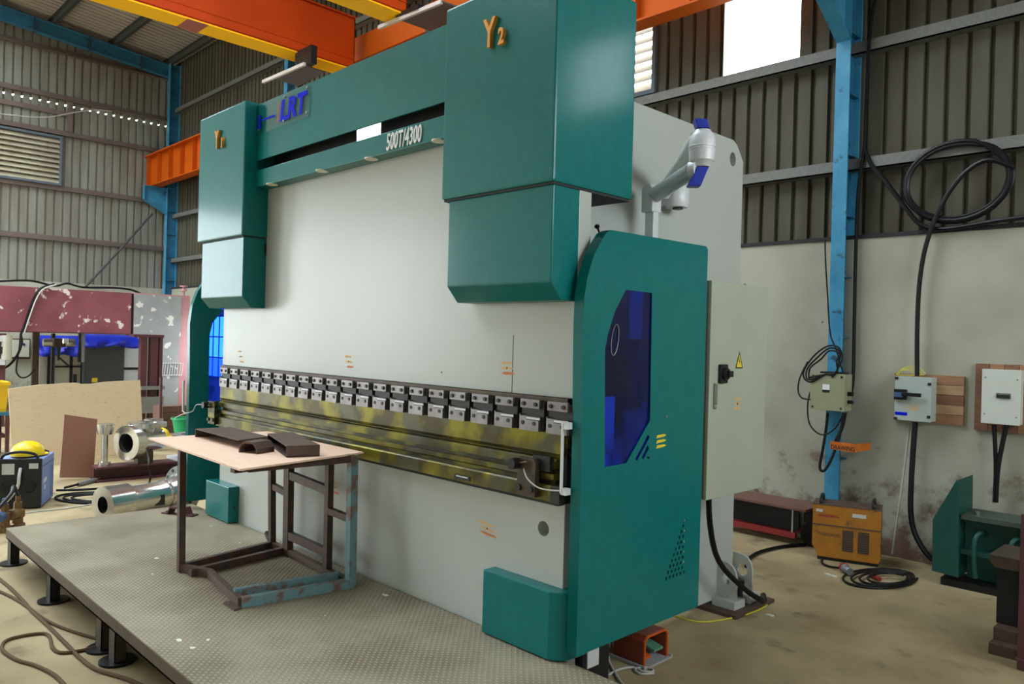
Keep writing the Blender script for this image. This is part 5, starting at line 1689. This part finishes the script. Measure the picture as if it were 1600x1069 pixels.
p = at_x(250, 682, -11.6)
hs = thing('steel_block', 'low steel block under the second hard hat', 'steel block', (-11.6, p.y, 0))
MB().box(-11.75, -11.45, p.y - .2, p.y + .2, 0, p.z - .02).box(-11.7, -11.5, p.y - .15, p.y + .15, p.z - .02, p.z).build('block', 'rust_steel', hs)
helmet((-11.6, p.y, p.z), .5, 'yellow hard hat behind the pipe fittings beside the crate')

# blue welding inverter with a hard hat on top
FRx = at_z(63, 795, 0)
bw = thing('welding_inverter', 'blue and black welding inverter on the floor left of the platform', 'welder', (FRx.x, FRx.y, 0), math.atan2(.90, .43))
WB, DB, HB = .44, .60, .56                     # local -x runs along the black front, +y runs back along the blue side
MB().box(-WB, 0, 0, .05, .01, HB).build('front_panel', 'black_plastic', bw, local=True, bevel=.01)
MB().box(-WB, 0, .05, DB, .02, HB - .01).build('case', 'welder_blue', bw, local=True, bevel=.008)
MB().box(0, .003, .06, DB - .01, HB - .10, HB - .085).build('case_seam', 'gauge_blue', bw, local=True)
for k in range(2):
    v_ = MB().box(0, .003, DB - .17 + k * .07, DB - .12 + k * .07, .05, HB - .12).build('vent_panel', 'welder_blue', bw, local=True)
    for j in range(14):
        MB().box(.003, .006, DB - .165 + k * .07, DB - .125 + k * .07, .07 + j * .025, .08 + j * .025).build('vent_slot', 'gauge_blue', v_, local=True)
MB().add([(.004, .10, .26), (.004, .24, .28), (.004, .24, .33), (.004, .10, .31)], [(0, 1, 2, 3)]).add([(.004, .14, .19), (.004, .19, .19), (.004, .19, .24), (.004, .14, .24)], [(0, 1, 2, 3)]).build('white_mark', 'letter_white', bw, local=True)
MB().box(-WB + .06, -WB + .18, -.004, 0, HB - .17, HB - .05).build('data_plate', 'wire_grey', bw, local=True)
MB().box(-.12, -.03, -.004, 0, HB - .11, HB - .05).build('data_plate', 'wire_grey', bw, local=True)
for q_ in ((-.32, .26), (-.12, .26)):
    MB().lathe([(0, .075), (.012, .07), (.012, .05), (.004, .0)], (q_[0], 0, q_[1]), (0, -1, 0), 20).build('socket', 'rubber', bw, local=True, smooth=True)
MB().tube([(-WB + .04, .03, HB), (-WB + .08, .03, HB + .05), (-WB / 2, .03, HB + .075), (-.08, .03, HB + .05), (-.04, .03, HB)], .016, 8).build('handle', 'black_plastic', bw, local=True, smooth=True)
MB().tube([(-WB + .04, DB - .08, HB), (-WB / 2, DB - .08, HB + .05), (-.04, DB - .08, HB)], .016, 8).build('handle', 'black_plastic', bw, local=True, smooth=True)
MB().tube([(-.20, -.01, HB - .10), (-.20, -.06, HB - .18), (-.21, -.07, HB - .30), (-.30, -.10, .12), (-.42, -.16, .03), (-.7, -.3, .015)], .016, 8).build('lead', 'wire_grey', bw, local=True, smooth=True)
R_ = Matrix.Rotation(math.atan2(.90, .43), 3, 'Z')
hl = V((FRx.x, FRx.y, 0)) + R_ @ V((-.20, .27, HB - .005))
helmet(tuple(hl), 2.1, 'yellow hard hat resting on top of the blue welding inverter', 1.1)

# flanged pipe spool on the floor
P0, P1 = at_z(160, 800, .17), at_z(262, 778, .19)
d_ = (P1 - P0)
d_.z = 0
ln = d_.length
d_.normalize()
spl = thing('pipe_spool', 'long bright pipe spool with a drilled flange lying behind the platform', 'pipe spool', (P0.x, P0.y, 0))
MB().lathe([(0, .085), (0, .185), (.26, .185), (.27, .145), (ln - .10, .145), (ln - .08, .16), (ln - .04, .16), (ln - .02, .15), (ln + .12, .20), (ln + .20, .20)], (P0.x, P0.y, .24), d_, 32).build('pipe', 'steel_bright', spl, smooth=True)
MB().lathe([(.02, .084), (.3, .08), (.3, 0)], (P0.x, P0.y, .24), d_, 24).build('bore', 'black_void', spl)
fl_ = MB().lathe([(ln + .14, .13), (ln + .14, .26), (ln + .22, .26), (ln + .22, .0)], (P0.x, P0.y, .262), d_, 36).build('flange', 'steel_grey', spl, smooth=True)
sd_ = V((-d_.y, d_.x, 0))
for i in range(12):
    an = 2 * PI * i / 12
    c = V((P0.x, P0.y, .262)) + d_ * (ln + .137) + sd_ * (.225 * math.cos(an)) + UP * (.225 * math.sin(an))
    MB().cyl(c, c + d_ * .006, .02, n=10).build('bolt_hole', 'print_black', fl_)
MB().box(-.05, .05, -.05, .05, 0, .10).build('chock', 'rust_steel', spl, local=True).location = d_ * .8
MB().box(-.05, .05, -.05, .05, 0, .055).build('chock', 'rust_steel', spl, local=True).location = d_ * .12
c = V((P0.x, P0.y, .24)) + d_ * (ln * .82) + V((.142, -.02, -.02))
MB().box(c.x - .01, c.x + .012, c.y - .05, c.y + .05, c.z - .06, c.z + .05).build('black_tag', 'print_black', spl)

# welding cables and torch on the floor
lp = []
for k in range(3):
    for t_ in range(14):
        an = 2 * PI * t_ / 14
        lp.append(at_z(158 + 6 * k + (72 - 7 * k) * math.cos(an), 778 + (9 - 1.5 * k) * math.sin(an), .014 + .012 * k))
cable('welding_cable', 'black welding cable coiled on the floor behind the pipe spool', lp, .013, 'rubber', cat='cable coil', smooth=3)
cable('welding_cable', 'black welding cable stretched over the floor behind the coil', on_floor([(88, 766), (130, 765), (170, 763), (215, 764), (229, 761)], .014) + [at_z(234, 752, .03), at_z(235, 742, .12), at_z(233, 728, .26), at_z(232, 714, .36), at_z(229, 700, .47)], .014, 'rubber')
cable('welding_cable', 'thin grey cable on the floor between the inverter and the pipe spool', on_floor([(34, 803), (60, 799), (100, 795), (150, 787)], .008), .008, 'wire_grey')
tp0, tp1 = at_z(122, 757, .03), at_z(150, 750, .03)
to = thing('welding_torch', 'small grey welding torch lying before the brown board', 'torch', (tp0.x, tp0.y, 0))
MB().tube([tp0, tp1], .028, 10, 1).build('grip', 'steel_grey', to, smooth=True)
MB().tube([tp1, tp1 + (tp1 - tp0) * .35 + UP * .02], .016, 8, 1).build('nozzle', 'brass', to, smooth=True)
MB().tube([tp0 - (tp1 - tp0) * .7, tp0], .016, 8, 1).build('tail', 'rubber', to, smooth=True)

# brass gas valves near the platform corner
for (px, py, mt, lab) in ((27, 826, 'brass', 'brass gas valve at the platform corner, nearer the inverter'), (6, 831, 'gauge_blue', 'gas regulator with a blue body at the platform corner')):
    p = at_z(px, py, 0)
    t = thing('gas_valve', lab, 'gas valve', (p.x, p.y, 0))
    MB().lathe([(0, 0), (0, .07), (.05, .07), (.06, .05), (.11, .05), (.12, .065), (.19, .065), (.20, .04), (.27, .035), (.27, 0)], (p.x, p.y, 0), (0, 0, 1), 16).build('body', 'brass', t, smooth=True)
    MB().cyl((p.x, p.y, .16), (p.x + .10, p.y - .08, .16), .05, n=16).build('knob', mt, t, smooth=True)
    MB().cyl((p.x, p.y, .27), (p.x, p.y, .33), .022, n=10).build('stem', mt, t)
cable('gas_hose', 'dark gas hose rising from the brass valve towards the left edge', [at_z(27, 826, 0) + UP * .33, at_z(27, 826, 0) + V((-.05, -.03, .42)), at_z(15, 830, 0) + V((0, 0, .36)), at_z(-20, 845, 0) + V((0, 0, .2))], .018, 'rubber')

# yellow bin on its dark shelf, and white drum
a, b = at_x(-40, 598, -11.3), at_x(13, 644, -11.3)
yb2 = thing('yellow_bin', 'yellow plastic bin at the left edge of the picture', 'bin', (-11.5, b.y - .3, b.z))
MB().add([(-11.8, b.y - .7, b.z), (-11.35, b.y - .7, b.z), (-11.35, b.y - .02, b.z), (-11.8, b.y - .02, b.z), (-11.85, b.y - .75, a.z), (-11.3, b.y - .75, a.z), (-11.3, b.y, a.z), (-11.85, b.y, a.z)],
         [(0, 3, 2, 1), (0, 1, 5, 4), (1, 2, 6, 5), (2, 3, 7, 6), (3, 0, 4, 7)]).build('tub', 'bin_yellow', yb2)
MB().box(-11.30, -11.27, b.y - .77, b.y + .02, a.z - .05, a.z).box(-11.85, -11.3, b.y - .01, b.y + .02, a.z - .05, a.z).build('rim', 'bin_yellow', yb2)
ss = thing('steel_shelf', 'dark steel shelf stand under the yellow bin', 'shelf', (-11.5, b.y - .3, 0))
MB().box(-11.9, -11.28, b.y - .8, b.y + .03, b.z - .05, b.z).build('top', 'beam_blue', ss)
for yy in (b.y - .78, b.y - .03):
    for xx in (-11.88, -11.34):
        MB().box(xx, xx + .05, yy, yy + .05, 0, b.z - .05).build('leg', 'maroon_dark', ss)
MB().box(-11.85, -11.34, b.y - .75, b.y, .30, .34).build('shelf_board', 'maroon_dark', ss)
MB().box(-11.84, -11.80, b.y - .75, b.y, .34, b.z - .05).build('back_sheet', 'black_plastic', ss)
p0, p1 = at_z(-30, 764, 0), at_z(4, 764, 0)
o = MB().cyl((p1.x, p1.y - .5, .19), (p1.x + .05, p1.y + .08, .19), .16, n=24).cyl((p1.x, p1.y - .48, .17), (p1.x + .05, p1.y + .06, .17), .17, n=24).build('white_drum', 'alloy_white', None, off=(p1.x, p1.y, 0), smooth=True)
tag(o, 'white drum lying on the floor left of the blue inverter', 'drum')

# dusty cables on the floor at the lower left
cable('floor_cable', 'dusty brown cable running under the platform front at lower left', on_floor([(-10, 898), (15, 918), (35, 938), (50, 955), (75, 978), (105, 1008), (125, 1028), (150, 1046), (200, 1062), (240, 1080)], .010), .012, 'cable_dusty')
cable('floor_cable', 'dusty brown cable crossing towards the second platform leg', on_floor([(-10, 920), (20, 934), (45, 950), (70, 968), (100, 982), (140, 995), (170, 1003)], .010), .010, 'cable_dusty')
cable('floor_cable', 'dusty brown cable lying in an open loop at lower left', on_floor([(105, 1075), (85, 1055), (55, 1040), (28, 1032), (8, 1020), (3, 1010), (12, 1000), (40, 993), (68, 990), (78, 996), (82, 1012), (95, 1020), (120, 1018), (150, 1012)], .010), .011, 'cable_dusty')
cable('wall_string', 'thin pale string sagging across the upper part of the far left wall', [at_x(px, py, -18.8) for px, py in ((-5, 177), (40, 182), (75, 183), (110, 177), (145, 172), (175, 174))], .012, 'wire_grey', cat='string')
